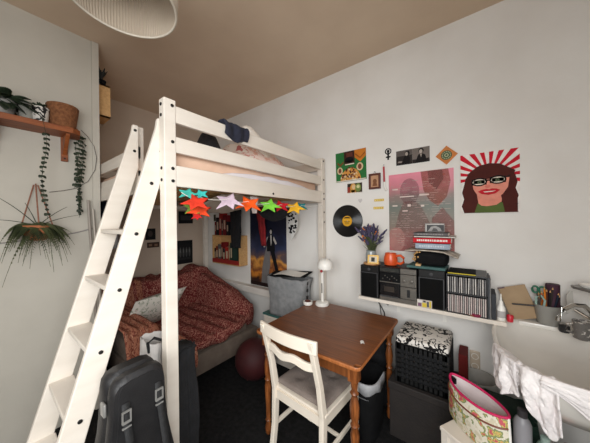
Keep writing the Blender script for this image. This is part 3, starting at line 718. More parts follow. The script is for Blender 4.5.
tag(MB().grid(drape(.66, 1.10, -1.93, -3.34, lambda v: .13 + .16 * v, .03, 5), 80, 40).build('rust_throw', RUST, loc=(-2.6, .9, .5), smooth=True, solid=.008), 'rust striped throw draped over the left sofa arm', 'throw')
# cushion
CUSH = patmat('leafy_cushion', [(226, 222, 210), (222, 218, 208), (126, 140, 112), (226, 220, 210), (170, 84, 76)], 34, .9, .2, [0, .3, .57, .62, .70], kind='noise')
def cush(u, v):
    a, b = u * 2 - 1, v * 2 - 1; 
    return (a, b)
m = MB().at((-2.68, 1.09, .615), (0, math.radians(-52), math.radians(12)))
def pillow(m, w, h, t, n=16):
    for s_ in (1, -1):
        m.grid(lambda u, v: ((u - .5) * w * (1 - .05 * math.sin(v * PI)), (v - .5) * h * (1 - .05 * math.sin(u * PI)), s_ * t * (max(0, math.sin(u * PI)) * max(0, math.sin(v * PI))) ** .45), n, n)
    return m
pillow(m, .46, .56, .085)
tag(m.build('cushion', CUSH, loc=(-2.74, 1.16, .46), smooth=True), 'white cushion with green leaf print leaning on the sofa back', 'cushion')

# ------------------------------------------------------------------ dark red ball
tag(MB().at((-1.735, 1.60, .185)).ball((0, 0, 0), .185, 32).build('ball', mat('maroon_rubber', (66, 12, 15), .7, (54, 9, 12), 8), loc=(-1.735, 1.60, .0), smooth=True), 'dark red ball on the floor beside the table leg', 'ball')

# ------------------------------------------------------------------ table
tab = thing('table', 'brown stained square wooden table with turned legs', 'table', (-.87, 1.555, 0))
m = MB().box(-1.255, -.49, 1.17, 1.945, .725, .75)
bmx = bmesh.new(); bmesh.ops.create_cube(bmx, size=1)
for v in bmx.verts: v.co = Vector((-.8725 + v.co.x * .765, 1.5575 + v.co.y * .775, .7375 + v.co.z * .025))
bmesh.ops.bevel(bmx, geom=[e for e in bmx.edges if abs(e.verts[0].co.z - e.verts[1].co.z) > .01], offset=.03, segments=5, affect='EDGES')
MB().bm(bmx).build('tabletop', PINET, tab, bevel=.004)
o_ = [(-.8725 + sx * .3835 + cx_, 1.5575 + sy * .3885 + cy_) for sx, sy, cs in ((1, 1, 0), (-1, 1, 1), (-1, -1, 2), (1, -1, 3)) for cx_, cy_ in [(-sx * .03 + .03 * math.cos(cs * PI / 2 + k * PI / 10), -sy * .03 + .03 * math.sin(cs * PI / 2 + k * PI / 10)) for k in range(6)]]
vs, fs = [], []; n_e = len(o_)
for z_, g in ((.727, 0), (.731, .0015), (.743, .0015), (.747, 0)):
    vs += [(-.8725 + (x - -.8725) * (1 + g / .38), 1.5575 + (y - 1.5575) * (1 + g / .38), z_) for x, y in o_]
fs = [(r_ * n_e + k, r_ * n_e + (k + 1) % n_e, (r_ + 1) * n_e + (k + 1) % n_e, (r_ + 1) * n_e + k) for r_ in range(3) for k in range(n_e)]
eb = MB().add(vs, fs).build('edge_band', mat('edge_pine', (176, 108, 60), .4, (152, 88, 44), 14, stretch=(6, 6, 1)), tab, smooth=True); eb['label'] = 'lighter worn wooden edge'
m = MB(); m.box(-1.19, -.555, 1.225, 1.243, .64, .725).box(-1.19, -.555, 1.872, 1.89, .64, .725).box(-1.20, -1.182, 1.235, 1.88, .64, .725).box(-.563, -.545, 1.235, 1.88, .64, .725)
m.build('apron', PINE, tab)
legp = [(.018, 0), (.026, .01), (.030, .04), (.024, .07), (.019, .09), (.027, .10), (.019, .11), (.022, .20), (.028, .29), (.031, .34), (.022, .375), (.031, .39), (.022, .405), (.031, .44), (.033, .49), (.025, .53), (.019, .55), (.030, .565), (.019, .58), (.026, .62), (.031, .64)]
for x, y in ((-.545, 1.235), (-1.20, 1.235), (-.545, 1.885), (-1.20, 1.885)):
    m = MB().at((x, y, 0)).lathe([(r_ * .80, z_) for r_, z_ in legp], 20); m.at().box(x - .027, x + .027, y - .027, y + .027, .635, .725)
    m.build('leg', PINEL, tab, smooth=True)
tag(MB().at((-.575, 1.43, .7502), (0, 0, .5)).grid(lambda u, v: (.022 * (u - .5), .034 * (v - .5), .006 * math.sin(u * PI) + .002), 6, 6).build('paper_scrap', PAPER, loc=(-.575, 1.43, .7502), solid=.001), 'small cream scrap of paper on the brown table', 'paper')

# ------------------------------------------------------------------ chair
ch = thing('dining_chair', 'white wooden chair with grey brown seat pad at the table', 'chair', (-.862, 1.135, 0), rz=math.radians(-4))
CW = mat('chair_lacquer', (232, 221, 205), .42, (225, 213, 196), 4, .03, 30)
def cpart(name, m, mt=CW, **k): return m.build(name, mt, ch, world=False, **k)
wv = .185
for s_ in (-1, 1):
    m = MB(); y = [.04, .0, -.005, -.03, -.085]; z = [0, .25, .46, .62, .885]
    path = [(s_ * wv, -.045, 0), (s_ * wv, -.01, .22), (s_ * wv, 0, .44), (s_ * wv, -.03, .62), (s_ * wv, -.10, .885)]
    vs = []; fs = []
    for i, (px, py, pz) in enumerate(path):
        hw, hd = .0155, (.022 if i in (2,) else .018)
        vs += [(px - hw, py - hd, pz), (px + hw, py - hd, pz), (px + hw, py + hd, pz), (px - hw, py + hd, pz)]
    for i in range(4):
        for k in range(4): a_, b_ = i * 4 + k, i * 4 + (k + 1) % 4; fs.append((a_, b_, b_ + 4, a_ + 4))
    fs += [(3, 2, 1, 0), (16, 17, 18, 19)]
    m.add(vs, fs); cpart('rear_leg', m, bevel=.005)
    m = MB(); m.box(s_ * wv - .018, s_ * wv + .018, .345, .381, 0, .44); cpart('front_leg', m, bevel=.004)
    cpart('side_rail', MB().box(s_ * wv - .010, s_ * wv + .010, .02, .35, .385, .44)); cpart('stretcher', MB().box(s_ * wv - .008, s_ * wv + .008, .0, .35, .20, .228), bevel=.003)
cpart('front_rail', MB().box(-wv, wv, .352, .374, .385, .44)); cpart('rear_rail', MB().box(-wv, wv, -.012, .01, .385, .44)); cpart('stretcher', MB().box(-wv, wv, .165, .181, .205, .225), bevel=.003)
def slat(z0, z1, yc, bow, wavy, w):
    def prof(t):   # t in 0..1 across; lower edge dips in a wave
        return wavy * math.sin(t * PI * 4)
    m = MB(); n = 24; vs = []; fs = []
    for k in range(n + 1):
        t = k / n; x = (t - .5) * w; yy = yc - bow * math.sin(t * PI)
        for (dz, dy) in ((z0, -.009), (z0, .009), (z1, .009), (z1, -.009)):
            zz = dz + (prof(t) if dz == z0 or wavy > .0 else 0); vs.append((x, yy + dy - (zz - .62) * .264 * 0, zz))
    for k in range(n):
        for j in range(4): a_, b_ = k * 4 + j, k * 4 + (j + 1) % 4; fs.append((a_, b_, b_ + 4, a_ + 4))
    fs += [(3, 2, 1, 0), tuple(n * 4 + j for j in range(4))]
    return m.add(vs, fs)
cpart('top_rail', slat(.825, .895, -.092, .028, 0, .43), bevel=.004, smooth=True); cpart('back_slat', slat(.715, .76, -.062, .025, .008, .36), bevel=.004, smooth=True)
cpart('seat', MB().box(-.205, .205, -.005, .385, .44, .458), bevel=.006)
PADM = mat('taupe_pad', (132, 120, 112), .95, (118, 106, 99), 10, .4, 120)
m = MB()
def padf(s_):
    def fn(u, v):
        a, b = u * 2 - 1, v * 2 - 1; e = max(0, (1 - abs(a) ** 6) * (1 - abs(b) ** 6)) ** .3
        d = sum(math.exp(-((a - p) ** 2 + (b - q) ** 2) / .03) for p in (-.4, .4) for q in (-.4, .4))
        return (a * .195, .19 + b * .185, .478 + s_ * (.019 * e) - (.012 * d if s_ > 0 else 0))
    return fn
m.grid(padf(1), 28, 28); m.grid(padf(-1), 28, 28); sp = cpart('seat_pad', m, PADM, smooth=True); sp['label'] = 'tufted grey brown seat pad'

# ------------------------------------------------------------------ things on / around the table
lp = thing('desk_lamp', 'white desk lamp with domed shade at the back of the table', 'lamp', (-1.125, 1.868, .75))
MB().at((-1.125, 1.868, .75)).lathe([(.058, 0), (.062, .008), (.058, .028), (.045, .034), (.012, .036)], 28).build('base', WHITE, lp, smooth=True)
m = MB(); m.at((-1.120, 1.870, 0)).box(-.011, .011, -.010, .010, .78, 1.105, .004); m.build('column', WHITE, lp, smooth=True)
m = MB(); m.at((-1.120, 1.870, 0)).box(-.0065, .0065, -.0135, -.0098, .86, .95, .002); sw = m.build('switch_strip', mat('lamp_grey', (140, 138, 132), .4), lp); sw['label'] = 'grey strip'
m = MB().at((-1.082, 1.853, 1.105), (math.radians(12), math.radians(12), 0)); m.lathe([(.005, .072), (.03, .069), (.052, .055), (.066, .030), (.071, 0), (.067, 0), (.062, .028), (.047, .050), (.02, .063)], 32, cap=False); m.build('lamp_shade', WHITE, lp, smooth=True)
m = MB().at((-1.087, 1.856, 1.105)).ball((0, 0, 0), .018, 14, (1, 1, 1.3)); m.build('bulb', mat('bulb_frost', (236, 228, 214), .3), lp, smooth=True)
m = MB().at((-1.118, 1.85, 1.06)).ball((0, 0, 0), .013, 10); k = m.build('knob', MATS['red_plastic'], lp, smooth=True); k['label'] = 'small red knob'
t = thing('trinket_dish', 'small white lidded dish beside the desk lamp base', 'dish', (-1.22, 1.79, .75))
MB().at((-1.235, 1.80, .7501)).lathe([(.03, 0), (.04, .004), (.043, .02), (.041, .034), (.036, .034), (.034, .02), (.01, .012)], 24).build('bowl', WHITE, t, smooth=True)
m = MB().at((-1.235, 1.80, .784)); m.ball((.0, 0, .0), .03, 12, (1, .9, .35)); c_ = m.build('content', mat('brown_trinkets', (110, 54, 40), .6, (60, 30, 28), 60), t, smooth=True); c_['label'] = 'red brown trinkets'
# cabinet and grey bag
cab = thing('side_cabinet', 'small white cabinet with teal top between sofa and table', 'cabinet', (-1.62, 1.96, 0))
MB().box(-1.90, -1.36, 1.90, 2.14, .0, .485).build('body', BEDW, cab, bevel=.004)
tp = MB().box(-1.91, -1.35, 1.89, 2.145, .485, .505).build('top', mat('teal_top', (64, 110, 104), .4, (52, 96, 92), 8), cab, bevel=.003); tp['label'] = 'teal top'
d = MB().box(-1.88, -1.64, 1.888, 1.899, .03, .46).build('door', BEDW, cab, bevel=.003); MB().at((-1.67, 1.882, .3)).ball((0, 0, 0), .012, 10).build('knob', CHROME, d, smooth=True)
d = MB().box(-1.62, -1.38, 1.888, 1.899, .03, .46).build('door', BEDW, cab, bevel=.003); MB().at((-1.59, 1.882, .3)).ball((0, 0, 0), .012, 10).build('knob', CHROME, d, smooth=True)
bag = thing('storage_bag', 'grey felt storage bag standing on the white cabinet', 'bag', (-1.6, 2.01, .506))
def sack(cx, cy, w, d, z0, z1, flare, seed, dent=.02):
    def fn(u, v):
        a = u * 2 * PI; c, s_ = math.cos(a), math.sin(a); k = 1 / max(abs(c), abs(s_)) ** .8
        f = 1 + flare * v
        return (cx + c * k * w / 2 * f + dent * nz(c * 2 + seed, s_ * 2, v * 3), cy + s_ * k * d / 2 * f + dent * .6 * nz(c * 2, s_ * 2 + seed, v * 3 + 5), z0 + (z1 - z0) * v + .015 * nz(c * 3, s_ * 3, seed) * v)
    return fn
m = MB().grid(sack(-1.615, 2.005, .44, .20, .508, .92, .13, 4), 44, 14); n_ = 44
m.add([sack(-1.615, 2.005, .44, .20, .508, .92, .13, 4)(k / 44, 0) for k in range(44)], [tuple(range(44))])
m.build('body', GREY, bag, smooth=True, solid=.006)
m = MB()
for z in (.66, .73, .80, .87): m.box(-1.372, -1.358, 1.975, 1.99, z, z + .03)
k = m.build('clips', BLACK, bag); k['label'] = 'row of dark clips on the side'
tag(MB().at((-1.63, 2.02, .935), (math.radians(10), math.radians(-5), .05)).box(-.25, .25, -.075, .085, 0, .012).build('laptop_lid', BLACKM, loc=(-1.62, 2.02, .915), bevel=.003), 'flat dark folder lying across the grey felt bag', 'folder')
tag(MB().at((-1.60, 2.0, .956), (math.radians(10), math.radians(-7), -.1)).grid(lambda u, v: ((u - .5) * .40, (v - .5) * .13, .012 * math.sin(u * 5)), 12, 6).build('paper_sheet', PAPER, loc=(-1.58, 2.0, .935), solid=.002), 'white paper sheet on top of the dark folder', 'paper')

# ------------------------------------------------------------------ guitar case in the foreground and the bag behind the post
gc = thing('guitar_case', 'black hard guitar case with straps standing against the loft bed post', 'guitar case', (-1.145, .382, 0), rz=math.radians(93))
CASE = mat('black_case', (24, 23, 24), .5, (30, 29, 30), 20, .15, 120)
def outline(scale=1.0, top=1.045):
    pts = []
    # lower bout, waist, upper bout, neck, head (half outline in x)
    half = [(.06, .0), (.15, .01), (.185, .05), (.198, .14), (.188, .24), (.165, .32), (.150, .38), (.146, .44), (.138, .52), (.122, .60), (.108, .68), (.101, .75), (.098, .81), (.097, .855), (.092, .886), (.078, .907), (.045, .916)]
    pts = [(-x, z) for x, z in half] ; pts = [(x * scale, .52 + (z - .52) * scale) for x, z in half]
    return pts + [(-x, z) for x, z in reversed(pts)]
def shell(y0, y1, b):
    m = MB(); o0, o1 = outline(.965), outline(1.0); n = len(o0)
    rings = [[(x, y0, z) for x, z in outline(.955)], [(x, y0 + b, z) for x, z in o1], [(x, y1 - b, z) for x, z in o1], [(x, y1, z) for x, z in outline(.955)]]
    vs = [p for r_ in rings for p in r_]; fs = []
    for i in range(3):
        for k in range(n): a_, b_ = i * n + k, i * n + (k + 1) % n; fs.append((a_, b_, b_ + n, a_ + n))
    fs += [tuple(range(n)), tuple(range(4 * n - 1, 3 * n - 1, -1))]
    return m.add(vs, fs)
shell(-.062, .0, .016).build('lid', CASE, gc, world=False, smooth=True); shell(.004, .085, .016).build('body', CASE, gc, world=False, smooth=True)
# raised panel on the lid
m = MB(); o_ = [(x * .80, .52 + (z - .52) * .955) for x, z in outline()]; n = len(o_)
m.add([(x, -.066, z) for x, z in o_] + [(x * 1.02, -.060, z) for x, z in o_], [tuple(range(n))] + [(i, (i + 1) % n, (i + 1) % n + n, i + n) for i in range(n)]); m.build('raised_panel', CASE, gc, world=False, smooth=True)
STRAP = mat('black_webbing', (24, 24, 25), .8, (34, 34, 35), 60, .3, 200)
for x, zt in ((-.058, .815), (.062, .83)):
    m = MB(); m.tube([(x, -.066, zt), (x, -.072, zt - .02), (x, -.074, zt - .05)], .010, 8)
    vs = []; fs = []
    path = [(x, -.070, zt + .01), (x, -.076, zt - .04), (x + .006, -.086, zt - .12), (x + .016, -.105, zt - .26), (x + .02, -.11, zt - .42), (x + .012, -.085, zt - .55)]
    for p in path: vs += [(p[0] - .013, p[1], p[2]), (p[0] + .013, p[1], p[2])]
    fs = [(2 * i, 2 * i + 1, 2 * i + 3, 2 * i + 2) for i in range(len(path) - 1)]
    st = MB().add(vs, fs).build('strap', STRAP, gc, world=False, smooth=True, solid=.003)
    m = MB(); m.at((x, -.078, zt - .03)).box(-.016, .016, -.004, .002, -.028, -.022).box(-.016, .016, -.004, .002, .01, .016).box(-.016, -.011, -.004, .002, -.022, .01).box(.011, .016, -.004, .002, -.022, .01)
    m.at((x, -.079, zt - .075)).box(-.015, .015, -.004, .002, -.004, .002).box(-.015, .015, -.004, .002, .014, .02)
    bk = m.build('buckle', STEEL, st, world=False); bk['label'] = 'shiny buckle'
for z in (.80, .30):
    m = MB().at((-.104 if z > .5 else -.19, .0, z)).box(-.006, .004, -.016, .02, -.025, .025, .004); k = m.build('latch', STEEL, gc, world=False, smooth=True); k['label'] = 'chrome latch'
m = MB(); m.tube([(-.142, .0, .44), (-.175, .0, .45), (-.175, .0, .52), (-.135, .0, .53)], .010, 8); m.build('handle', CASE, gc, world=False, smooth=True)
tag(MB().grid(sack(-1.37, .70, .15, .13, .001, .80, -.10, 11, .02), 36, 14).add([(-1.37 + .062 * sx, .70 + .055 * sy, .795) for sx, sy in ((-1, -1), (1, -1), (1, 1), (-1, 1))], [(0, 1, 2, 3)]).build('black_bag', BLKC, loc=(-1.37, .70, 0), smooth=True, solid=.006), 'tall soft black bag on the floor behind the front bed post', 'bag')
tb_ = thing('tote_bag', 'white tote bag with black handle behind the guitar case', 'bag', (-1.46, .80, 0))
MB().grid(sack(-1.62, .66, .20, .13, .001, .79, -.05, 15, .02), 32, 12).build('body', mat('white_canvas', (220, 216, 212), .9, (208, 203, 199), 10, .3, 80), tb_, smooth=True, solid=.006)
MB().tube([(-1.56, .60, .74), (-1.555, .59, .80), (-1.54, .62, .825), (-1.52, .66, .80), (-1.525, .67, .74)], .009, 8).build('handle', STRAP, tb_, smooth=True)

# ------------------------------------------------------------------ wall shelf with stereo
SHY, SHZ = 1.88, .893
sh = thing('wall_shelf', 'long white wall shelf carrying the stereo and compact discs', 'shelf', (-.34, 2.02, .86))
MB().box(-.785, .135, SHY, WY, .868, SHZ).build('board', BEDW, sh, bevel=.003)
for x in (-.545, -.207, .03):
    m = MB(); m.box(x - .012, x + .012, WY - .006, WY, .72, .868); m.box(x - .012, x + .012, SHY + .06, WY, .862, .868); m.build('bracket', WHITE, sh)
SPK = mat('speaker_black', (17, 16, 16), .45, (23, 22, 22), 20, spec=.3); GRILL = mat('speaker_cloth', (11, 11, 11), .9, (16, 16, 16), 120, .3, 300, spec=.15)
def speaker(x0, x1, z1, label):
    s_ = thing('speaker', label, 'speaker', ((x0 + x1) / 2, 2.0, SHZ), 'stereo speakers')
    MB().box(x0, x1, SHY + .012, 2.13, SHZ, z1).build('cabinet', SPK, s_, bevel=.003)
    m = MB(); m.box(x0 + .008, x1 - .008, SHY + .003, SHY + .012, SHZ + .008, z1 - .055, .003); m.build('grille', GRILL, s_, smooth=True)
    m = MB(); m.box(x0 + .004, x1 - .004, SHY + .004, SHY + .012, z1 - .05, z1 - .005, .002); m.build('front_plate', SPK, s_)
    m = MB()
    for a in ((x0 + .004, x0 + .010, SHZ + .006, z1 - .052), (x1 - .010, x1 - .004, SHZ + .006, z1 - .052), (x0 + .01, x1 - .01, z1 - .058, z1 - .052)): m.box(a[0], a[1], SHY, SHY + .006, a[2], a[3])
    m.build('trim', DGREY, s_); m = MB().at(((x0 + x1) / 2, SHY + .004, z1 - .028), (PI / 2, 0, 0)); m.lathe([(.012, 0), (.012, .003), (.006, .004)], 16); m.build('tweeter', DGREY, s_)
speaker(-.768, -.622, 1.148, 'left black stereo speaker carrying the lavender vase'); speaker(-.338, -.176, 1.16, 'black stereo speaker under the pile of books')
ste = thing('stereo', 'black and silver cassette stereo between the two speakers', 'stereo', (-.48, 2.0, SHZ))
MB().box(-.612, -.348, SHY + .015, 2.13, SHZ, 1.152).build('cabinet', SPK, ste, bevel=.003)
MB().box(-.612, -.348, SHY + .006, SHY + .015, SHZ + .002, .925).build('plinth', SILVER, ste, bevel=.002)
m = MB(); m.box(-.612, -.462, SHY + .004, SHY + .015, 1.11, 1.150, .003); m.build('tuner_panel', SPK, ste)
m = MB(); m.box(-.606, -.468, SHY + .001, SHY + .004, 1.118, 1.143); k = m.build('tuner_dial', mat('dial_glass', (38, 40, 40), .2, (60, 60, 56), 40), ste)
m = MB(); m.box(-.612, -.462, SHY + .004, SHY + .015, 1.04, 1.106, .003); m.build('equalizer_panel', BLACKM, ste)
for i in range(7):
    m = MB(); x = -.585 + i * .017; m.box(x - .0025, x + .0025, SHY - .002, SHY + .006, 1.058 + .012 * ((i * 5) % 3), 1.066 + .012 * ((i * 5) % 3)); m.build('slider', SILVER, ste)
MB().box(-.612, -.462, SHY + .002, SHY + .015, 1.034, 1.040).build('trim', SILVER, ste)
m = MB(); m.box(-.608, -.466, SHY + .002, SHY + .015, .935, 1.030, .004); dk = m.build('cassette_door', mat('deck_window', (20, 20, 22), .15, (28, 28, 30), 10), ste)
m = MB(); m.box(-.575, -.50, SHY - .0005, SHY + .002, .965, 1.005).build('cassette_window', mat('deck_glass', (58, 52, 48), .15), dk)
m = MB()
for i in range(6): m.box(-.604 + i * .022, -.586 + i * .022, SHY - .004, SHY + .006, .926, .936)
m.build('keys', DGREY, ste)
for z0, z1 in ((1.112, 1.150), (1.02, 1.108), (.93, 1.016)): MB().box(-.458, -.350, SHY + .001, SHY + .015, z0, z1).build('silver_panel', SILVER, ste, bevel=.002)
m = MB(); m.box(-.412, -.392, SHY - .004, SHY + .002, .945, 1.0); m.build('tall_button', BLACK, ste, bevel=.002)
for x, z in ((-.43, 1.064), (-.38, 1.064)):
    m = MB().at((x, SHY + .001, z), (PI / 2, 0, 0)); m.lathe([(.013, 0), (.012, .012), (.009, .013)], 18); m.build('knob', SILVER, ste, smooth=True)
# wires under the shelf
m = MB(); 
m2 = MB().tube([(-.74, WY - .01, .868), (-.72, WY - .03, .80), (-.69, WY - .03, .76), (-.66, WY - .02, .70), (-.65, WY - .01, .60)], .004, 6)
m2.tube([(-.68, WY - .01, .868), (-.66, WY - .03, .80), (-.62, WY - .04, .775), (-.60, WY - .03, .81), (-.62, WY - .02, .868)], .003, 6); m2.tube([(-.71, WY - .01, .868), (-.70, WY - .02, .78), (-.69, WY - .02, .70), (-.68, WY - .01, .60)], .003, 6)
tag(m2.build('cable', BLACK, loc=(-.68, WY, .75), smooth=True), 'black speaker wires dangling below the left end of the wall shelf', 'cable')

# --- on the left speaker and stereo
ZL, ZR, ZS = 1.1485, 1.1605, 1.1525
tag(MB().at((-.70, 1.965, ZL)).lathe([(.062, 0), (.066, .004), (.066, .012), (.062, .015)], 28).build('wooden_coaster', mat('coaster_wood', (198, 148, 98), .6, (176, 124, 76), 14), loc=(-.70, 1.965, ZL), smooth=True), 'round wooden board on the left speaker', 'board')
vz = ZL + .0155
vase = thing('vase', 'grey glass vase on the round wooden board', 'vase', (-.72, 1.985, vz))
MB().at((-.712, 1.985, vz)).lathe([(.030, 0), (.042, .006), (.045, .03), (.044, .06), (.039, .085), (.038, .092), (.041, .098), (.038, .098), (.035, .09), (.041, .06), (.042, .03), (.03, .01)], 28, cap=False).build('body', mat('grey_glass', (150, 156, 154), .15, (134, 140, 140), 6), vase, smooth=True)
STEM = mat('dry_stem', (92, 100, 66), .8, (76, 84, 54), 20); LAV = mat('lavender', (84, 76, 104), .9, (58, 54, 78), 60, .3, 200); ORF = mat('orange_petal', (226, 134, 44), .8, (206, 104, 30), 30)
rn = random.Random(11)
bq = thing('flower_bouquet', 'dried lavender and orange flowers standing in the grey vase', 'flowers', (-.712, 1.985, vz + .11))
for i in range(58):
    an = rn.random() * 2 * PI; sp_ = .01 + rn.random() * .115; L = .07 + rn.random() * .125 - sp_ * .25
    dx, dy = math.cos(an) * sp_, math.sin(an) * sp_ * .75
    x0, y0, z0 = -.712, 1.985, vz + .07
    P = [(x0 + dx * .1, y0 + dy * .1, z0), (x0 + dx * .35, y0 + dy * .35, z0 + .05 + L * .35), (x0 + dx, y0 + dy, z0 + .05 + L)]
    st = MB().tube(P, .0016, 5).build('stem', STEM, bq)
    e = Vector(P[2]); d_ = (e - Vector(P[1])).normalized(); m = MB()
    if i % 14 == 0:
        q0 = e - d_ * .02
        for k in range(8): m.ball(tuple(q0 + Vector((rn.uniform(-.013, .013), rn.uniform(-.013, .013), rn.uniform(-.012, .016)))), .008, 8)
        o_ = m.build('flower_head', ORF, st, smooth=True); o_['label'] = 'orange flower'
    else:
        for k in range(7): m.ball(tuple(e - d_ * (.035 - k * .008) + Vector((rn.uniform(-.003, .003), rn.uniform(-.003, .003), 0))), .0105 - .0008 * k, 7)
        m.build('flower_spike', LAV, st, smooth=True)
m = MB()
for i in range(7): m.ball((-.755 + rn.uniform(-.018, .018), 1.955 + rn.uniform(-.01, .01), vz + .155 + i * .010), .0105, 8)
q_ = m.build('orange_blossoms', ORF, bq, smooth=True); q_['label'] = 'orange blossoms on the left side'
m = MB()
for i in range(90):
    an = rn.random() * 2 * PI; c_ = Vector((-.712 + math.cos(an) * .05 * rn.random(), 1.985 + math.sin(an) * .045, vz + .10 + rn.random() * .10)); v1 = Vector((math.cos(an), math.sin(an), .9)).normalized() * .035; v2 = Vector((-math.sin(an), math.cos(an), 0)) * .009
    m.add([c_ - v1, c_ + v2, c_ + v1, c_ - v2], [(0, 1, 2, 3)])
m.build('leaves', STEM, bq, solid=.001)
fr = thing('photo_stand', 'tiny golden photo frame in front of the vase', 'picture frame', (-.665, 1.93, ZL))
m = MB().at((-.665, 1.893, ZL + .0165), (-.2, 0, .15), (1.25, 1, 1.2))
for q in ((-.034, .034, 0, .009), (-.034, .034, .049, .058), (-.034, -.025, .009, .049), (.025, .034, .009, .049)): m.box(q[0], q[1], 0, .007, q[2], q[3])
m.build('frame', mat('gold_paint', (206, 166, 84), .4, (186, 146, 70), 20, metal=.3), fr)
m = MB().at((-.665, 1.893, ZL + .0165), (-.2, 0, .15), (1.25, 1, 1.2)); m.use(flat('photocream', (214, 202, 180))).box(-.025, .025, .003, .006, .009, .049); m.use(flat('photoink', (60, 60, 56))).box(-.012, .010, .0022, .003, .014, .042)
m.build('print', parent=fr)
tea = thing('jug', 'orange pitcher with handle on top of the stereo', 'pitcher', (-.54, 1.98, ZS))
ORG = mat('orange_glaze', (222, 92, 44), .3, (206, 78, 36), 8)
MB().at((-.552, 1.98, ZS)).lathe([(.036, 0), (.048, .006), (.053, .035), (.050, .065), (.042, .088), (.044, .096), (.039, .096), (.037, .086), (.045, .06), (.046, .03), (.03, .01)], 32).build('body', ORG, tea, smooth=True)
MB().tube([(-.505, 1.978, ZS + .078), (-.475, 1.972, ZS + .083), (-.452, 1.968, ZS + .065), (-.452, 1.968, ZS + .035), (-.475, 1.972, ZS + .018), (-.505, 1.978, ZS + .02)], .010, 10).build('handle', ORG, tea, smooth=True)

# --- pile on the right speaker
z = ZR
tag(MB().at((-.285, 1.99, z + .001), (0, 0, -.04)).box(-.13, .115, -.09, .09, 0, .018).build('teal_box', mat('teal_card', (58, 96, 92), .6, (48, 84, 82), 10), loc=(-.285, 1.99, z), bevel=.002), 'thin teal box at the bottom of the pile on the speaker', 'box')
tag(MB().at((-.345, 1.893, z + .0195)).box(-.012, .022, 0, .03, 0, .014).build('tan_card', mat('tan_card', (206, 168, 120), .7), loc=(-.345, 1.893, z + .0195), bevel=.002), 'small tan card on the corner of the teal box', 'card')
hb = thing('headphone_pouch', 'bulging black pouch with gold beads under the magazine', 'pouch', (-.27, 2.0, z + .02))
def pouch(u, v):
    a = u * 2 * PI; c, s_ = math.cos(a), math.sin(a); k = (abs(c) ** 4 + abs(s_) ** 4) ** -.25
    r_ = max(0, math.sin(v * PI)) ** .22
    return (-.268 + c * .108 * k * r_, 2.0 + s_ * .085 * k * r_, z + .020 + .100 * (1 - math.cos(v * PI)) / 2 + .004 * nz(c * 4, s_ * 4, v * 6))
MB().grid(pouch, 40, 24).build('body', BLACKM, hb, smooth=True)
m = MB()
for i in range(16):
    an = PI * 1.02 + (i % 8) * .09; m.ball((-.352 - .022 * (i % 3) * .6 + .004 * (i % 5), 1.925 + .012 * (i % 4), z + .03 + .05 * (i // 8) + .022 * ((i * 3) % 4) / 2), .0085, 8)
k = m.build('beads', mat('gold_beads', (190, 146, 88), .35), hb, smooth=True); k['label'] = 'gold beads'
zz = z + .124
def mag(u, v): return (-.43 + u * .33, 1.90 + v * .24 + .01 * math.sin(u * 6), zz + .010 * math.sin(u * PI) - .028 * max(0, (u - .75)) / .25 - .006 * u + .012 * (1 - u) * (1 - v) * 0)
tag(MB().grid(mag, 20, 8).build('magazine', mat('magazine_print', (200, 190, 174), .6, (120, 108, 98), 16), loc=(-.28, 2.0, zz), smooth=True, solid=.007), 'curled open magazine under the stack of books', 'magazine')
zb = zz + .0165
book(-.362, -.150, 1.93, 2.08, zb, zb + .042, (158, 170, 184), 'pale blue book, lowest of the books on the magazine', 'books on the speaker', band=(196, 204, 212))
book(-.376, -.142, 1.925, 2.08, zb + .0422, zb + .082, (198, 34, 44), 'red book with white spine lettering in the pile', 'books on the speaker', band=(240, 226, 220))
book(-.368, -.118, 1.92, 2.085, zb + .0822, zb + .094, (222, 216, 208), 'thin white book on the red book', 'books on the speaker', band=None)
book(-.372, -.158, 1.925, 2.08, zb + .0942, zb + .118, (104, 100, 100), 'grey book on top of the pile', 'books on the speaker', band=(150, 146, 144))
a = Art(.125, .064, flat('photogrey', (150, 148, 146))); a.ink((84, 84, 86), rect(.004, .121, .004, .060)).ink((168, 166, 164), [(.02, .008), (.108, .008), (.098, .03), (.07, .046), (.04, .04)]).ink((104, 102, 102), [(.045, .008), (.085, .008), (.075, .026), (.055, .03)]).ink((200, 198, 194), rect(.004, .121, .053, .060), rect(.004, .012, .004, .06))
o = a.put('photo_postcard', -.312, zb + .1185, 2.02, 'small grey photo card propped on top of the book pile', 'photo'); o.rotation_euler = (-.12, 0, 0)
# compact disc rack
rack = thing('disc_rack', 'black two tier rack filled with compact discs on the wall shelf', 'rack', (-.055, 2.0, SHZ))
RKX0, RKX1 = -.168, .048
m = MB(); m.box(RKX0, RKX1, SHY + .005, 2.14, SHZ, SHZ + .006).box(RKX0, RKX1, SHY + .005, 2.14, 1.022, 1.030).box(RKX0, RKX1, SHY + .005, 2.14, 1.142, 1.150); m.build('shelves', BLACK, rack)
for x in (RKX0, RKX1 - .005): MB().box(x, x + .005, SHY + .005, 2.14, SHZ + .006, 1.142).build('side_panel', BLACK, rack)
MB().box(RKX0 + .005, RKX1 - .005, 2.132, 2.14, SHZ + .006, 1.142).build('back_panel', BLACK, rack)
cdc = [(206, 200, 194), (60, 60, 62), (170, 166, 162), (40, 40, 42), (222, 218, 212), (120, 118, 118), (190, 184, 178), (36, 36, 38), (206, 190, 184), (168, 152, 148)]
def cd(x, z, k, label, group, color):
    m = MB(); m.use(flat('cd_%d_%d_%d' % color, color)).box(-.0030, .0030, 0, .125, .0, .112 if group.startswith('lower') else .100)
    m.use(BLACK).box(-.0044, .0040, .004, .126, -.0005, .1135 if group.startswith('lower') else .1015)
    o = m.build('compact_disc_case', world=False); o.location = (x, SHY + .008 + .006 * rn.random(), z); return tag(o, label, 'compact disc', group)
protos = {}
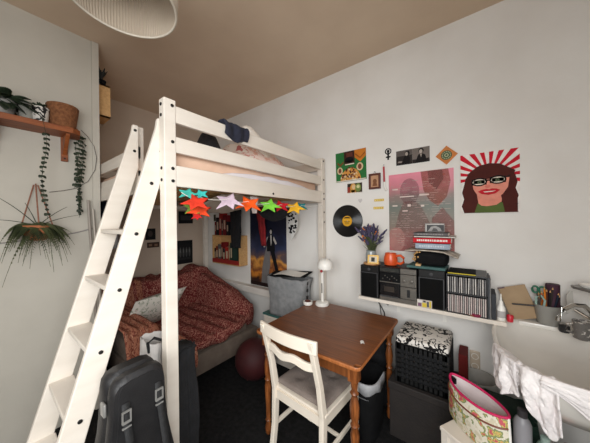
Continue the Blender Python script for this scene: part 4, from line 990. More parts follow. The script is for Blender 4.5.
for row, z, n_, grp in ((0, SHZ + .0068, 20, 'lower row of compact discs'), (1, 1.0308, 17, 'upper row of compact discs')):
    for i in range(n_):
        x = RKX0 + .011 + i * (RKX1 - RKX0 - .022) / (n_ - 1)
        c = cdc[(i * 5 + (i // 3)) % 8] if row else cdc[[8, 2, 8, 9, 6, 8, 9][i % 7]]
        lbl = '%s slim compact disc case standing in the %s tier of the black rack' % ('pale' if sum(c) > 330 else 'dark', 'lower' if row == 0 else 'upper')
        if (row, c) not in protos: protos[(row, c)] = cd(x, z, i, lbl, grp, c)
        else:
            o = protos[(row, c)].copy(); COL.objects.link(o); o.location = (x, SHY + .008 + .008 * rn.random(), z)
            if row and i % 4 == 1: o.rotation_euler = (0, .03, 0)
tag(MB().use(BLACKM).box(-.160, -.01, SHY + .015, 2.1, 1.1502, 1.158).use(flat('yellowedge', (206, 186, 60))).box(-.160, -.01, SHY + .0135, SHY + .015, 1.1515, 1.1575).build('yellow_edged_case', loc=(-.08, 1.99, 1.1502)), 'flat black case with yellow edge on top of the disc rack', 'case')
tag(MB().use(flat('slate', (78, 80, 84))).box(.050, .058, SHY + .01, 2.06, SHZ + .0005, 1.148).use(flat('greypages', (120, 118, 116))).box(.0582, .064, SHY + .012, 2.055, SHZ + .0005, 1.135).build('slate_folder', loc=(.055, 1.97, SHZ)), 'slate grey folder standing at the end of the disc rack', 'folder')
tag(MB().use(flat('charcoal', (60, 62, 66))).box(.066, .088, SHY + .015, 2.05, SHZ + .0005, 1.05, .002).build('charcoal_box', loc=(.077, 1.97, SHZ)), 'charcoal file box at the right end of the wall shelf', 'box')
# small things on the shelf edge
mg = Art(.085, .048, flat('postmix', (196, 186, 176)))
mg.ink((214, 188, 70), rect(.03, .055, .004, .03), rect(.07, .08, .004, .044)).ink((120, 84, 110), rect(.006, .026, .006, .026)).ink((90, 90, 92), rect(.056, .068, .008, .04)).ink((226, 220, 214), rect(.004, .03, .03, .044)).ink((70, 66, 66), rect(.036, .05, .033, .044))
o = mg.put('mini_postcard', -.340, .8935, SHY + .012 - .016, 'small colourful card leaning on the speaker foot', 'card'); o.rotation_euler = (-.06, 0, 0); o.scale = (1.1, 1, 1.15); o.location = (-.346, SHY - .001, SHZ + .0005)
tag(MB().at((-.045, SHY + .012, SHZ + .004), (PI / 2, 0, 1.0)).lathe([(.004, -.03), (.004, .03)], 8).build('lighter', mat('copper', (156, 96, 60), .4), loc=(-.045, SHY + .012, SHZ)), 'little copper coloured stick on the shelf edge before the discs', 'stick')
tag(MB().at((-.015, SHY + .0, SHZ + .0003)).at((-.01, SHY - .012 + .03, SHZ + .0003)).lathe([(.020, 0), (.024, .002), (.024, .016), (.015, .018), (.013, .018), (.013, .002)], 24).build('tape_roll', mat('pink_tape', (150, 44, 78), .4, (120, 30, 60), 10), loc=(-.01, SHY + .018, SHZ)), 'pink roll of tape on the shelf edge under the discs', 'tape')

# ------------------------------------------------------------------ storage box, crate, lid cushion
bx = thing('storage_box', 'dark brown lidded storage box on the floor under the crate', 'box', (-.33, 1.9, 0))
BRN = mat('dark_brown', (34, 29, 27), .75, (40, 34, 31), 12, .2, 80)
MB().box(-.505, -.13, 1.735, 2.12, .0, .34).build('body', BRN, bx, bevel=.006); MB().box(-.511, -.12, 1.725, 2.13, .335, .385).build('lid', BRN, bx, bevel=.006)
ct = thing('crate', 'black perforated plastic crate on top of the storage box', 'crate', (-.3, 1.9, .386))
CX0, CX1, CY0, CY1, CZ0, CZ1 = -.462, -.15, 1.755, 2.07, .3865, .655
CRT = mat('crate_black', (17, 17, 17), .5, (22, 22, 22), 20)
def lattice(m, a0, a1, z0, z1, put):
    n = 11; 
    for k in range(n + 1):
        t = a0 + (a1 - a0) * k / n; put(m, t - .0045, t + .0045, z0, z1)
    for k in range(9):
        q = z0 + (z1 - z0) * k / 8; put(m, a0, a1, q - .005, q + .005)
    put(m, a0, a1, z0 - .0, z0 + .03); put(m, a0, a1, z1 - .03, z1); put(m, a0, a0 + .022, z0, z1); put(m, a1 - .022, a1, z0, z1)
for y in (CY0, CY1 - .006):
    m = MB(); lattice(m, CX0, CX1, CZ0, CZ1, lambda m, a, b, c, d: m.box(a, b, y, y + .006, c, d)); m.build('side_panel', CRT, ct)
for x in (CX0, CX1 - .006):
    m = MB(); lattice(m, CY0, CY1, CZ0, CZ1, lambda m, a, b, c, d: m.box(x, x + .006, a, b, c, d)); m.build('side_panel', CRT, ct)
MB().box(CX0, CX1, CY0, CY1, CZ0, CZ0 + .006).build('floor_panel', CRT, ct)
tag(MB().box(CX0 + .012, CX1 - .012, CY0 + .012, CY1 - .012, CZ0 + .0065, CZ1 - .03, .01).build('black_cloth_bundle', BLKC, loc=(-.3, 1.9, CZ0 + .0065), smooth=True), 'black cloth bundle filling the perforated crate', 'cloth')
DAM = patmat('damask', [(232, 226, 218), (226, 220, 212), (28, 26, 26), (224, 218, 210), (40, 38, 38)], 19, .85, .15, [0, .3, .47, .545, .66], kind='noise')
m = MB(); m.box(CX0 - .004, CX1 + .004, CY0 - .004, CY1 + .004, CZ1 + .0006, CZ1 + .05, .02)
tag(m.build('seat_cushion_pad', DAM, loc=(-.3, 1.9, CZ1), smooth=True), 'cream cushion with black damask print on the black crate', 'cushion')
# waste bin with liner
bn = thing('waste_bin', 'black waste bin with white liner under the table edge', 'bin', (-.62, 1.70, 0))
BN = (-.665, 1.70)
def rr(w, d, n=40, p=4):
    o = []
    for k in range(n):
        a = 2 * PI * k / n; c, s_ = math.cos(a), math.sin(a); r_ = (abs(c) ** p + abs(s_) ** p) ** (-1 / p); o.append((c * r_ * w / 2, s_ * r_ * d / 2))
    return o
def loft(m, rings, cx, cy, cap0=True):
    n = len(rings[0][0]); vs = [(cx + x, cy + y, z) for r_, z in rings for x, y in r_]; fs = []
    for i in range(len(rings) - 1):
        for k in range(n): a_, b_ = i * n + k, i * n + (k + 1) % n; fs.append((a_, b_, b_ + n, a_ + n))
    if cap0: fs.append(tuple(range(n)))
    return m.add(vs, fs)
loft(MB(), [(rr(.20, .24), .0), (rr(.235, .30), .40)], *BN).build('body', BLACKM, bn, smooth=True, solid=.004)
m = MB(); n = 40; rings = []
base_ = rr(.242, .306)
rings = [([(x, y) for x, y in rr(.225, .288)], .30), (rr(.228, .292), .408), (rr(.245, .31), .410), ([(x * (1 + .02 * math.sin(i * 1.7)), y * (1 + .012 * math.sin(i * 2.3))) for i, (x, y) in enumerate(rr(.250, .316))], .345)]
vs = [(BN[0] + x, BN[1] + y, z + (.012 * math.sin(i * 1.1) if j == 3 else 0)) for j, (r_, z) in enumerate(rings) for i, (x, y) in enumerate(r_)]
fs = [(i * n + k, i * n + (k + 1) % n, (i + 1) * n + (k + 1) % n, (i + 1) * n + k) for i in range(3) for k in range(n) if rings[1][0][k][1] < .05]
LIN = mat('bin_liner', (206, 206, 208), .5, (190, 190, 193), 12, .2, 50)
lo = m.add(vs, fs).build('liner', LIN, bn, smooth=True, solid=.0015); lo['label'] = 'white plastic liner folded over the rim'
# black backpack behind the bin
tag(MB().grid(sack(-.70, 2.045, .24, .13, .001, .52, -.2, 31, .02), 36, 14).add([(-.70 + .1 * sx, 2.045 + .045 * sy, .515) for sx, sy in ((-1, -1), (1, -1), (1, 1), (-1, 1))], [(0, 1, 2, 3)]).build('backpack', BLKC, loc=(-.70, 2.045, 0), smooth=True, solid=.006), 'black backpack against the wall behind the waste bin', 'bag')

# ------------------------------------------------------------------ socket and red box
SOCK = mat('socket_cream', (206, 188, 166), .4, (196, 178, 156), 10)
so = thing('wall_socket', 'white double wall socket near the floor right of the crate', 'socket', (-.022, WY, .41))
MB().box(-.052, .008, WY - .012, WY, .41, .555, .003).build('plate', SOCK, so)
for z in (.447, .518):
    m = MB().at((-.022, WY - .0101, z), (PI / 2, 0, 0)); m.lathe([(.022, 0), (.022, .002), (.018, .002), (.016, -.006)], 22, cap=False); m.lathe([(.016, -.006), (.0, -.006)], 22, cap=False); so_ = m.build('outlet', WHITE, so, smooth=True)
    MB().at((-.022, WY - .005, z)).box(-.010, -.006, -.001, .001, -.002, .002).box(.006, .010, -.001, .001, -.002, .002).build('contact_hole', SCREW, so_)
tag(MB().use(flat('redcarton2', (98, 26, 24))).box(-.112, -.06, 1.98, 2.14, .0, .585).build('red_carton', loc=(-.085, 2.04, 0), bevel=.003), 'dark red carton standing between crate and wall socket', 'carton')

# ------------------------------------------------------------------ white stool and floral toiletry bag
st = thing('step_stool', 'white wooden stool under the floral toiletry bag', 'stool', (.03, 1.43, 0), rz=math.radians(-30))
MB().box(-.16, .16, -.11, .11, .435, .455).build('seat', BEDW, st, world=False, bevel=.004)
for x in (-.137, .137):
    for y in (-.089, .089): MB().box(x - .018, x + .018, y - .018, y + .018, 0, .435).build('leg', BEDW, st, world=False, bevel=.003)
for y in (-.089, .089): MB().box(-.119, .119, y - .009, y + .009, .375, .435).build('apron', BEDW, st, world=False)
for x in (-.137, .137): MB().box(x - .009, x + .009, -.071, .071, .375, .435).build('apron', BEDW, st, world=False)
tl = thing('toiletry_bag', 'open floral toiletry bag with pink zip on the white stool', 'bag', (-.012, 1.470, .4555), rz=math.radians(-44))
FLB = patmat('floral_canvas', [(186, 176, 146), (206, 196, 170), (222, 214, 196), (132, 144, 98), (206, 186, 104), (196, 92, 100)], 25, .6, .1, [0, .32, .40, .51, .565, .60], kind='noise')
def tb_s(u, v, off=0.0):
    a = u * 2 * PI; c, s_ = math.cos(a), math.sin(a)
    L = .165 - .012 * v; wd = .055 + .012 * math.sin(v * PI)
    y = s_ * (wd + .010 * v) * (abs(s_) ** .2 if s_ else 1) * (1 if v < .99 else 1)
    return (c * L * (1 - off), y * (1 - off * 2), .002 + v * (.185 + .012 * abs(c) ** 3))
MB().grid(lambda u, v: tb_s(u, v), 48, 12).build('outer_shell', FLB, tl, world=False, smooth=True)
ln = MB().grid(lambda u, v: tb_s(u, .06 + .94 * v, .03), 48, 12); ln.add([tb_s(k / 48, .06, .03) for k in range(48)], [tuple(range(48))])
k = ln.build('lining', mat('white_lining', (226, 214, 212), .8, (214, 200, 199), 10), tl, world=False, smooth=True); k['label'] = 'white lining'
k = MB().tube([tb_s(i / 48, 1.0, .01) for i in range(49)], .006, 8).build('zip_edge', mat('pink_zip', (206, 30, 92), .6, (186, 22, 80), 30), tl, world=False, smooth=True); k['label'] = 'bright pink zip edge'
k = MB().tube([tuple(Vector(tb_s(.5 + i / 40 * .5, .78 - .04 * math.sin(i / 40 * PI))) + Vector((0, -.002, 0))) for i in range(41)], .004, 6).build('front_zip', mat('brown_zip', (120, 62, 44), .5), tl, world=False, smooth=True); k['label'] = 'brown zip across the front'
k = MB().at((-.135, -.01, .186)).box(-.022, .022, -.008, .008, -.02, .01, .004).build('zip_pull_tab', BLACKM, tl, world=False); k['label'] = 'black tab'
k = MB().tube([tuple(Vector(tb_s(0, v / 10)) + Vector((.002, 0, 0))) for v in range(11)], .005, 6).build('side_piping', WHITE, tl, world=False, smooth=True); k['label'] = 'white side piping'

# ------------------------------------------------------------------ wash basin
bs = thing('wash_basin', 'large white ceramic wash basin on the right wall', 'basin', (.32, 1.74, .6))
def rim(t, s_=1.0, cx=.345, cy=1.725):
    a = t * 2 * PI; c, q = math.cos(a), math.sin(a); p = 2.7
    r_ = (abs(c) ** p + abs(q) ** p) ** (-1 / p)
    return cx + c * r_ * .285 * s_, cy + q * r_ * .385 * s_
N = 72
def ring(s_, z, dx=0, dy=0): return [(min(rim(k / N, s_)[0] + dx, XR - .006), min(rim(k / N, s_)[1] + dy, YW - .008), z) for k in range(N)]
rings = [ring(.45, .64), ring(.72, .665), ring(.90, .74), ring(.97, .82), ring(1.0, .855), ring(.995, .866), ring(.975, .870), ring(.935, .868), ring(.915, .858, 0, -.008), ring(.86, .82, 0, -.012), ring(.76, .775, 0, -.016), ring(.55, .745, 0, -.02), ring(.2, .738, 0, -.02)]
vs = [p for r_ in rings for p in r_]
fs = [(i * N + k, i * N + (k + 1) % N, (i + 1) * N + (k + 1) % N, (i + 1) * N + k) for i in range(len(rings) - 1) for k in range(N)]
fs += [tuple(range(N)), tuple((len(rings) - 1) * N + k for k in range(N))]
MB().add(vs, fs).build('bowl', CERAMIC, bs, smooth=True)
m = MB(); m.box(.20, XR - .004, 2.035, YW - .004, .845, .871, .006); m.build('ledge', CERAMIC, bs, smooth=True)
MB().at((.36, 1.60, .739)).lathe([(.030, 0), (.034, .003), (.026, .004), (.02, .001)], 24).build('drain', CHROME, bs, smooth=True)
m = MB(); m.at((.47, 1.72, .845)).box(-.004, .004, -.007, .007, -.03, -.012, .003); m.build('overflow_slot', BLACK, bs)
fc = thing('faucet', 'chrome swan neck tap over the wash basin', 'faucet', (.47, 2.03, .87))
MB().tube([(.50, 1.98, .93), (.485, 1.975, 1.0), (.455, 1.965, 1.036), (.41, 1.95, 1.037), (.375, 1.935, 1.012), (.352, 1.925, .965), (.350, 1.923, .945)], .013, 12, .011).build('spout', CHROME, fc, smooth=True)
MB().at((.50, 1.98, .8725)).lathe([(.028, 0), (.026, .01), (.019, .02), (.019, .06), (.022, .07)], 20).build('base', CHROME, fc, smooth=True)
MB().tube([(.50, 1.99, .95), (.475, 2.02, .965), (.44, 2.05, .985)], .006, 8, .009).build('lever', CHROME, fc, smooth=True)
# cloths over the basin rim
TOW = mat('white_towel', (240, 234, 232), .95, (226, 219, 218), 9, .5, 90)
def rimcloth(t0, t1, drop, inn, seed, sl=0.0, amp=.014):
    """cloth laid over the rim between two angles: inside flap, over the rim, outside drop with folds"""
    def fn(u, v):
        t = t0 + (t1 - t0) * u
        fold = amp * (math.sin(u * 9 + seed) + .7 * math.sin(u * 17 + seed * 2)) + .9 * amp * nz(u * 6 + seed, v * 6) + .5 * amp * nz(u * 15 + seed, v * 17)
        if v < .3:
            k = v / .3; s_ = .90 + .085 * k; z = .850 + .027 * k
            if k < .5: s_ -= inn * (1 - k * 2) * .30; z -= inn * (1 - k * 2) * .05
            x, y = rim(t, s_); return (x, y, z + abs(fold) * .4)
        k = (v - .3) / .7; d = (drop(u)) * k
        s_ = 1.015 + .02 * math.sin(min(1, k * 2) * PI / 2) - .04 * k
        x, y = rim(t + sl * k, s_); x2, y2 = rim(t, 1.0); n_ = Vector((x2 - .345, y2 - 1.725, 0)).normalized()
        return (x + n_.x * (fold * min(1, k * 3) + .004), y + n_.y * (fold * min(1, k * 3) + .004), .882 - d - .006 * min(1, k * 8))
    return fn
def cl(name, fn, label, m=TOW, z=.7): return tag(MB().grid(fn, 44, 30).build(name, m, loc=(.2, 1.4, z), smooth=True, solid=.008, subd=1), label, 'towel', None)
cl('small_towel', rimcloth(.560, .630, lambda u: .170 + .025 * math.sin(u * 5), .5, 2, .004, .013), 'small crumpled white cloth over the left side of the basin rim')
cl('hand_towel', rimcloth(.620, .694, lambda u: .10 + .150 * sm(.1, .85, u) - .04 * sm(.85, 1, u), .7, 4, .006, .018), 'long crumpled white towel hanging over the front of the basin')
cl('folded_towel', rimcloth(.672, .86, lambda u: .035 + .095 * sm(0, .5, u), 1.5, 7, .0, .009), 'folded white towel lying over the right front of the basin rim')
# things on the ledge
kb = thing('cardboard_notebook', 'kraft brown notebook leaning against the wall behind the basin', 'notebook', (.2, 2.12, .873))
m = MB().at((.238, 2.075, .876), (-.22, -.33, 0)); m.box(-.070, .070, 0, .016, 0, .205, .002); m.build('cover', mat('kraft', (172, 146, 114), .8, (158, 132, 101), 10), kb)
m = MB().at((.238, 2.075, .876), (-.22, -.33, 0)); m.box(-.072, -.034, -.002, .018, .198, .2075); k = m.build('corner_clip', mat('maroon_clip', (72, 28, 32), .5), kb); k['label'] = 'maroon corner clip'
tag(MB().tube([(.175, 2.072, .962), (.290, 2.060, .975)], .005, 8).build('pen', BLACK, loc=(.22, 2.055, .97), smooth=True), 'dark pen lying across the kraft notebook', 'pen')
wb = thing('white_bottle', 'white nozzle bottle at the right end of the shelf', 'bottle', (.111, 1.915, SHZ))
MB().at((.111, 1.915, SHZ + .0003)).lathe([(.018, 0), (.021, .004), (.021, .075), (.012, .092), (.010, .10)], 20).build('body', WHITE, wb, smooth=True)
MB().at((.111, 1.915, SHZ + .1003)).lathe([(.011, 0), (.010, .015), (.004, .022), (.0025, .06)], 16).build('nozzle', WHITE, wb, smooth=True)
m = MB().at((.111, 1.915, SHZ + .0003)); m.lathe([(.0213, .02), (.0213, .06)], 20, cap=False); k = m.build('label_band', flat('labelgrey', (176, 172, 170)), wb, smooth=True); k['label'] = 'grey label band'
rc = thing('red_cup', 'small red plastic cup between white bottle and kraft notebook', 'cup', (.168, 1.99, .873)); MB().at((.157, 1.985, .8725)).lathe([(.015, 0), (.018, .036), (.016, .039), (.014, .036), (.012, .005)], 18).build('body', mat('red_cup_plastic', (206, 40, 56), .4), rc, smooth=True)
pp = thing('pencil_pot', 'grey pot crammed with pencils and scissors on the basin ledge', 'pot', (.325, 2.06, .873))
PPX, PPY = .335, 2.075
MB().at((PPX, PPY, .8725)).lathe([(.042, 0), (.046, .004), (.062, .115), (.064, .118), (.060, .118), (.056, .108), (.042, .01)], 28).build('body', mat('grey_enamel', (150, 148, 142), .35, (136, 134, 128), 6), pp, smooth=True)
pc = [((210, 120, 40), 'orange'), ((206, 100, 34), 'deep orange'), ((40, 36, 36), 'black'), ((60, 52, 50), 'charcoal'), ((214, 140, 60), 'amber'), ((36, 44, 60), 'navy'), ((100, 60, 44), 'brown'), ((224, 130, 46), 'bright orange'), ((30, 30, 34), 'jet black'), ((150, 40, 40), 'red')]
for i, (c, nme) in enumerate(pc):
    an = i * 2.4; r0 = .022; r1 = .030 + .018 * (i % 3) / 2
    m = MB(); p0 = Vector((PPX + math.cos(an) * r0 * .6, PPY + math.sin(an) * r0 * .6, .885)); p1 = Vector((PPX + math.cos(an) * r1, PPY - abs(math.sin(an)) * r1 * .9, 1.045 + .014 * (i % 4)))
    m.use(flat('pencil_%d_%d_%d' % c, c)).tube([p0, p1], .0045, 6); m.use(LIGHTWOOD).tube([p1, p1 + (p1 - p0).normalized() * .012], .0045, 6, .001)
    tag(m.build('pencil', loc=tuple(p0)), '%s pencil standing in the grey pot' % nme, 'pencil', 'pencils in the grey pot')
tag(MB().at((PPX + .025, PPY + .02, .95)).lathe([(.030, 0), (.032, .002), (.032, .16), (.030, .162)], 24).build('yarn_tube', mat('plum_tube', (66, 30, 48), .7, (54, 22, 40), 20), loc=(PPX + .025, PPY + .02, .95), smooth=True), 'plum coloured tube standing in the grey pot', 'tube')
sc = thing('scissors', 'green handled scissors sticking out of the grey pot', 'scissors', (PPX - .03, PPY, .98))
for s_ in (-1, 1):
    m = MB().tube([(PPX - .040 + s_ * .015 + math.cos(a) * .013, PPY - .012, 1.075 + math.sin(a) * .020) for a in [k * PI / 8 for k in range(17)]], .006, 8); m.build('handle', mat('green_plastic', (38, 104, 80), .4), sc, smooth=True)
    MB().tube([(PPX - .040 + s_ * .008, PPY - .012, 1.058), (PPX - .03 - s_ * .006, PPY - .008, .92)], .005, 6, .002).build('blade', SILVER, sc)
cb = MB().tube([(PPX - .055, PPY - .035, .99), (PPX - .055, PPY - .042, 1.035), (PPX - .035, PPY - .045, 1.05), (PPX - .018, PPY - .043, 1.02), (PPX - .022, PPY - .04, .985)], .006, 8)
tag(cb.build('cable_loop', mat('pale_teal', (150, 176, 166), .5), loc=(PPX - .035, PPY - .04, 1.0), smooth=True), 'pale teal cable loop hanging out of the grey pot', 'cable')
gs = MB().at((PPX + .075, PPY - .01, .95)); gs.add([(0, 0, .0), (.03, 0, .03), (.024, 0, .14), (.0, 0, .115)], [(0, 1, 2, 3)])
tag(gs.build('plastic_ruler', mat('clear_ruler', (190, 186, 178), .2, (176, 172, 164), 10), loc=(PPX + .075, PPY - .01, .95), solid=.003), 'pale plastic set square poking out of the grey pot', 'ruler')
mu = thing('patterned_mug', 'grey patterned mug beside the tap', 'mug', (.43, 1.9, .87)); MUGM = patmat('mug_print', [(96, 92, 88), (104, 100, 96), (190, 184, 176)], 40, .4, 0, [0, .4, .58], kind='noise')
MB().at((.435, 1.915, .871)).lathe([(.026, 0), (.033, .004), (.035, .06), (.037, .095), (.034, .095), (.031, .06), (.025, .01)], 28).build('body', MUGM, mu, smooth=True)
MB().tube([(.401, 1.915, .945), (.380, 1.915, .94), (.378, 1.915, .905), (.403, 1.915, .895)], .006, 8).build('handle', MUGM, mu, smooth=True)
tag(MB().at((.383, 1.975, .8725)).lathe([(.02, 0), (.024, .01), (.022, .035), (.006, .042)], 16).build('black_stopper', BLACK, loc=(.383, 1.975, .8725), smooth=True), 'small black stopper behind the patterned mug', 'stopper')
# small shelf on right wall
ss = thing('glass_shelf', 'small dark edged shelf on the right wall above the tap', 'shelf', (.5, 1.93, 1.125))
m = MB(); m.add([(.42, 1.99, 1.125), (XR - .002, 1.80, 1.125), (XR - .002, 2.12, 1.125), (.42, 2.03, 1.125)], [(0, 1, 2, 3)]); m.build('board', mat('grey_shelf', (120, 116, 110), .3, (100, 96, 92), 8), ss, solid=.012)
tag(MB().at((.475, 1.985, 1.1315)).lathe([(.02, 0), (.035, .014), (.036, .018), (.032, .018), (.018, .004)], 24).build('soap_dish', WHITE, loc=(.475, 1.985, 1.1315), smooth=True), 'white soap dish on the small shelf above the tap', 'dish')
# --- clutter below the basin
def bottle(x, y, r, hgt, color, cap, label):
    t = thing('bottle', label, 'bottle', (x, y, .2652), 'bottles below the basin')
    MB().at((x, y, .2652)).lathe([(r * .9, 0), (r, .01), (r, hgt * .8), (r * .8, hgt * .86), (r * .5, hgt * .9)], 24).build('body', mat('bottle_%d_%d_%d' % color, color, .4), t, smooth=True)
    k = MB().at((x, y, .2652 + hgt * .9)).lathe([(r * .55, 0), (r * .55, hgt * .09), (r * .4, hgt * .1)], 18).build('cap', mat('cap_%d_%d_%d' % cap, cap, .4), t, smooth=True); k['label'] = 'bottle cap'
lbx = thing('low_box', 'low dark plastic box under the basin carrying bottles', 'box', (.30, 1.58, 0))
MB().box(.125, .47, 1.50, 1.66, 0, .25).build('body', BLACKM, lbx, bevel=.005); MB().box(.120, .475, 1.495, 1.665, .25, .265).build('lid', DGREY, lbx, bevel=.003)
bottle(.162, 1.552, .034, .34, (150, 148, 152), (60, 58, 60), 'tall grey white spray bottle under the basin, first from the floral bag')
bottle(.238, 1.55, .031, .25, (128, 150, 136), (150, 170, 160), 'pale green bottle under the basin, second from the floral bag')
bottle(.312, 1.55, .033, .25, (188, 92, 60), (170, 70, 46), 'orange bottle under the basin, third from the floral bag')
bottle(.395, 1.55, .030, .28, (40, 38, 38), (206, 178, 70), 'dark bottle with yellow cap under the basin')
tag(MB().grid(sack(.12, 1.80, .24, .26, .001, .44, -.1, 41, .03), 36, 14).add([(.12 + .11 * sx, 1.80 + .115 * sy, .435) for sx, sy in ((-1, -1), (1, -1), (1, 1), (-1, 1))], [(0, 1, 2, 3)]).build('green_bag', mat('dark_green_bag', (30, 62, 48), .7, (22, 48, 38), 14, .3, 60), loc=(.12, 1.8, 0), smooth=True, solid=.006), 'dark green bag on the floor under the basin', 'bag')
tag(MB().at((-.005, 2.04, .0)).lathe([(.08, 0), (.085, .005), (.10, .43), (.103, .44), (.098, .44), (.094, .42), (.08, .01)], 32).build('plastic_tub', mat('clear_tub', (188, 184, 176), .4, (174, 170, 162), 8), loc=(-.005, 2.04, 0), smooth=True), 'pale round tub behind the floral toiletry bag', 'tub')

# ------------------------------------------------------------------ left wall: shelf, plants, cables
ws = thing('plant_shelf', 'orange stained wooden shelf with plants on the left wall', 'shelf', (XL, .1, 2.18))
SX = XL + .185
m = MB(); pts_ = [(XL + .001, -.5), (SX, -.5), (SX, .405), (SX - .035, .45), (XL + .001, .475)]
n = len(pts_); m.add([(x, y, 2.165) for x, y in pts_] + [(x, y, 2.203) for x, y in pts_], [tuple(range(n)), tuple(range(2 * n - 1, n - 1, -1))] + [(i, (i + 1) % n, (i + 1) % n + n, i + n) for i in range(n)]); m.build('board', ORANGEWOOD, ws, bevel=.003)
for y in (.385, .052, -.35):
    m = MB(); m.box(XL + .001, XL + .022, y - .019, y + .019, 1.985, 2.165)
    m.add([(XL + .022, y - .012, 2.03), (XL + .022, y + .012, 2.03), (XL + .14, y + .012, 2.15), (XL + .14, y - .012, 2.15), (XL + .022, y - .012, 2.165), (XL + .022, y + .012, 2.165), (XL + .15, y + .012, 2.165), (XL + .15, y - .012, 2.165)], [(0, 1, 2, 3), (4, 7, 6, 5), (0, 3, 7, 4), (1, 5, 6, 2), (2, 6, 7, 3), (0, 4, 5, 1)])
    b_ = m.build('bracket', ORANGEWOOD, ws, bevel=.003); MB().at((XL + .022, y, 2.005), (0, PI / 2, 0)).lathe([(.006, -.001), (.006, .002)], 10).build('screw', SCREW, b_)
SZ = 2.2035
bk = thing('basket', 'round woven basket at the right end of the plant shelf', 'basket', (-2.385, .365, SZ))
m = MB().at((-2.385, .365, SZ)); prf = [(.05, 0), (.068, .002)]
for i in range(16):
    z = .006 + i * .0095; r_ = .069 + .018 * (i / 15); prf += [(r_ - .0022, z), (r_ + .0022, z + .0048)]
prf += [(.086, .16), (.080, .162), (.079, .150), (.062, .01)]
m.lathe(prf, 36).build('body', mat('wicker', (146, 96, 60), .85, (116, 72, 42), 60, .4, 120), bk, smooth=True)
MB().tube([(-2.36, .40, SZ + .158), (-2.35, .41, SZ + .176), (-2.345, .425, SZ + .158)], .003, 6).build('loop', mat('wicker_light', (190, 140, 92), .8), bk)
LEAF = mat('leaf_green', (74, 92, 52), .55, (52, 70, 40), 10); LEAFD = mat('leaf_dark', (46, 58, 38), .55, (30, 41, 28), 12); FERN = mat('fern_green', (84, 90, 56), .6, (54, 62, 38), 14)
def leaf(m, base, d, L, w, curl=.25, n=5, upv=Vector((0, 0, 1))):
    d = Vector(d).normalized(); side = d.cross(upv); side = side.normalized() if side.length > .01 else Vector((1, 0, 0)); nn = side.cross(d)
    vs = []; fs = []
    for i in range(n + 1):
        t = i / n; c = Vector(base) + d * L * t - upv * curl * L * t * t; ww = w * math.sin(PI * min(1, t * .92 + .06)) ** .8
        vs += [c - side * ww / 2 + nn * ww * .12, c, c + side * ww / 2 + nn * ww * .12]
    for i in range(n):
        for j in (0, 1): a_ = i * 3 + j; fs.append((a_, a_ + 1, a_ + 4, a_ + 3))
    m.add(vs, fs)
def pot(parent, name, c, r0, r1, h, mt):
    return MB().at(c).lathe([(r0 * .95, 0), (r0, .004), (r1, h), (r1 * .93, h), (r0 * .85, .02)], 26).build(name, mt, parent, smooth=True)
pA = thing('potted_plant', 'leafy green plant in a grey pot at the left end of the plant shelf', 'plant', (-2.39, .10, SZ))
pot(pA, 'pot', (-2.39, .085, SZ), .05, .065, .10, mat('grey_pot', (140, 136, 130), .5, (124, 120, 115), 10))
m = MB(); rn = random.Random(5)
for i in range(46):
    an = rn.random() * 2 * PI; el = rn.uniform(-.5, 1.1); leaf(m, (-2.39 + rn.uniform(-.03, .03), .085 + rn.uniform(-.03, .03), SZ + .09 + rn.uniform(0, .03)), (math.cos(an), math.sin(an), el), rn.uniform(.10, .17), rn.uniform(.05, .075), .35)
m.build('foliage', LEAFD, pA, smooth=True, solid=.0012)
gj = thing('glass_jar', 'clear glass jar between the leafy plant and the patterned pot', 'jar', (-2.38, .185, SZ))
MB().at((-2.37, .185, SZ)).lathe([(.03, 0), (.034, .004), (.034, .10), (.028, .115), (.030, .12), (.026, .118), (.031, .10), (.031, .008)], 24).build('body', mat('smoky_glass', (150, 148, 140), .15, (138, 136, 128), 6), gj, smooth=True)
pB = thing('patterned_pot', 'small succulent in black and white patterned pot on the plant shelf', 'plant', (-2.37, .255, SZ))
pot(pB, 'pot', (-2.36, .25, SZ), .036, .046, .10, patmat('bw_pot', [(206, 200, 192), (200, 194, 186), (40, 38, 38), (204, 198, 190)], 26, .5, 0, [0, .38, .47, .60], kind='noise'))
m = MB()
for i in range(16): an = i * 2.4; leaf(m, (-2.36, .25, SZ + .095), (math.cos(an), math.sin(an), .8 + .5 * (i % 2)), .055, .018, .2)
m.build('foliage', LEAFD, pB, smooth=True, solid=.002)
# string plant trailing from beside the basket
def strand(m, pts, r=.0012):
    m.tube(pts, r, 5)
def beads_along(m, pts, step, rn, w=.027):
    P = [Vector(p) for p in pts]; d = 0
    for i in range(len(P) - 1):
        seg = (P[i + 1] - P[i]); L = seg.length; k = int(L / step) + 1
        for j in range(k):
            q = P[i] + seg * (j / k); an = rn.random() * 2 * PI
            for s_ in (0, PI):
                leaf(m, q, (math.cos(an + s_), math.sin(an + s_), -.9), rn.uniform(.8, 1.2) * w, w * .95, .05, 3, Vector((.8, .2, .6)))
tr = thing('trailing_plant', 'string of hearts plant trailing down from the shelf end past the basket', 'plant', (-2.46, .47, SZ))
ms, ml = MB(), MB(); rn = random.Random(9)
for k, (y0, y1, ze) in enumerate(((.478, .470, 1.60), (.488, .462, 1.68), (.47, .445, 1.58), (.462, .436, 1.80))):
    pts = [(-2.455 + .008 * (k % 3), .43 + .01 * (k % 2), SZ + .03), (-2.445 + .012 * (k % 3), y0, SZ - .0 - .02)]
    nseg = 10; 
    for i in range(1, nseg + 1): t = i / nseg; pts.append((-2.455 + .016 * (k % 3) + .008 * math.sin(t * 5 + k), y0 + (y1 - y0) * t + .012 * math.sin(t * 6 + k * 1.3), SZ - .02 + (ze - SZ) * t))
    strand(ms, pts); beads_along(ml, pts[1:], .056, rn, .023)
ms.build('vine', LEAFD, tr); ml.build('leaves', LEAFD, tr, smooth=True, solid=.0015)
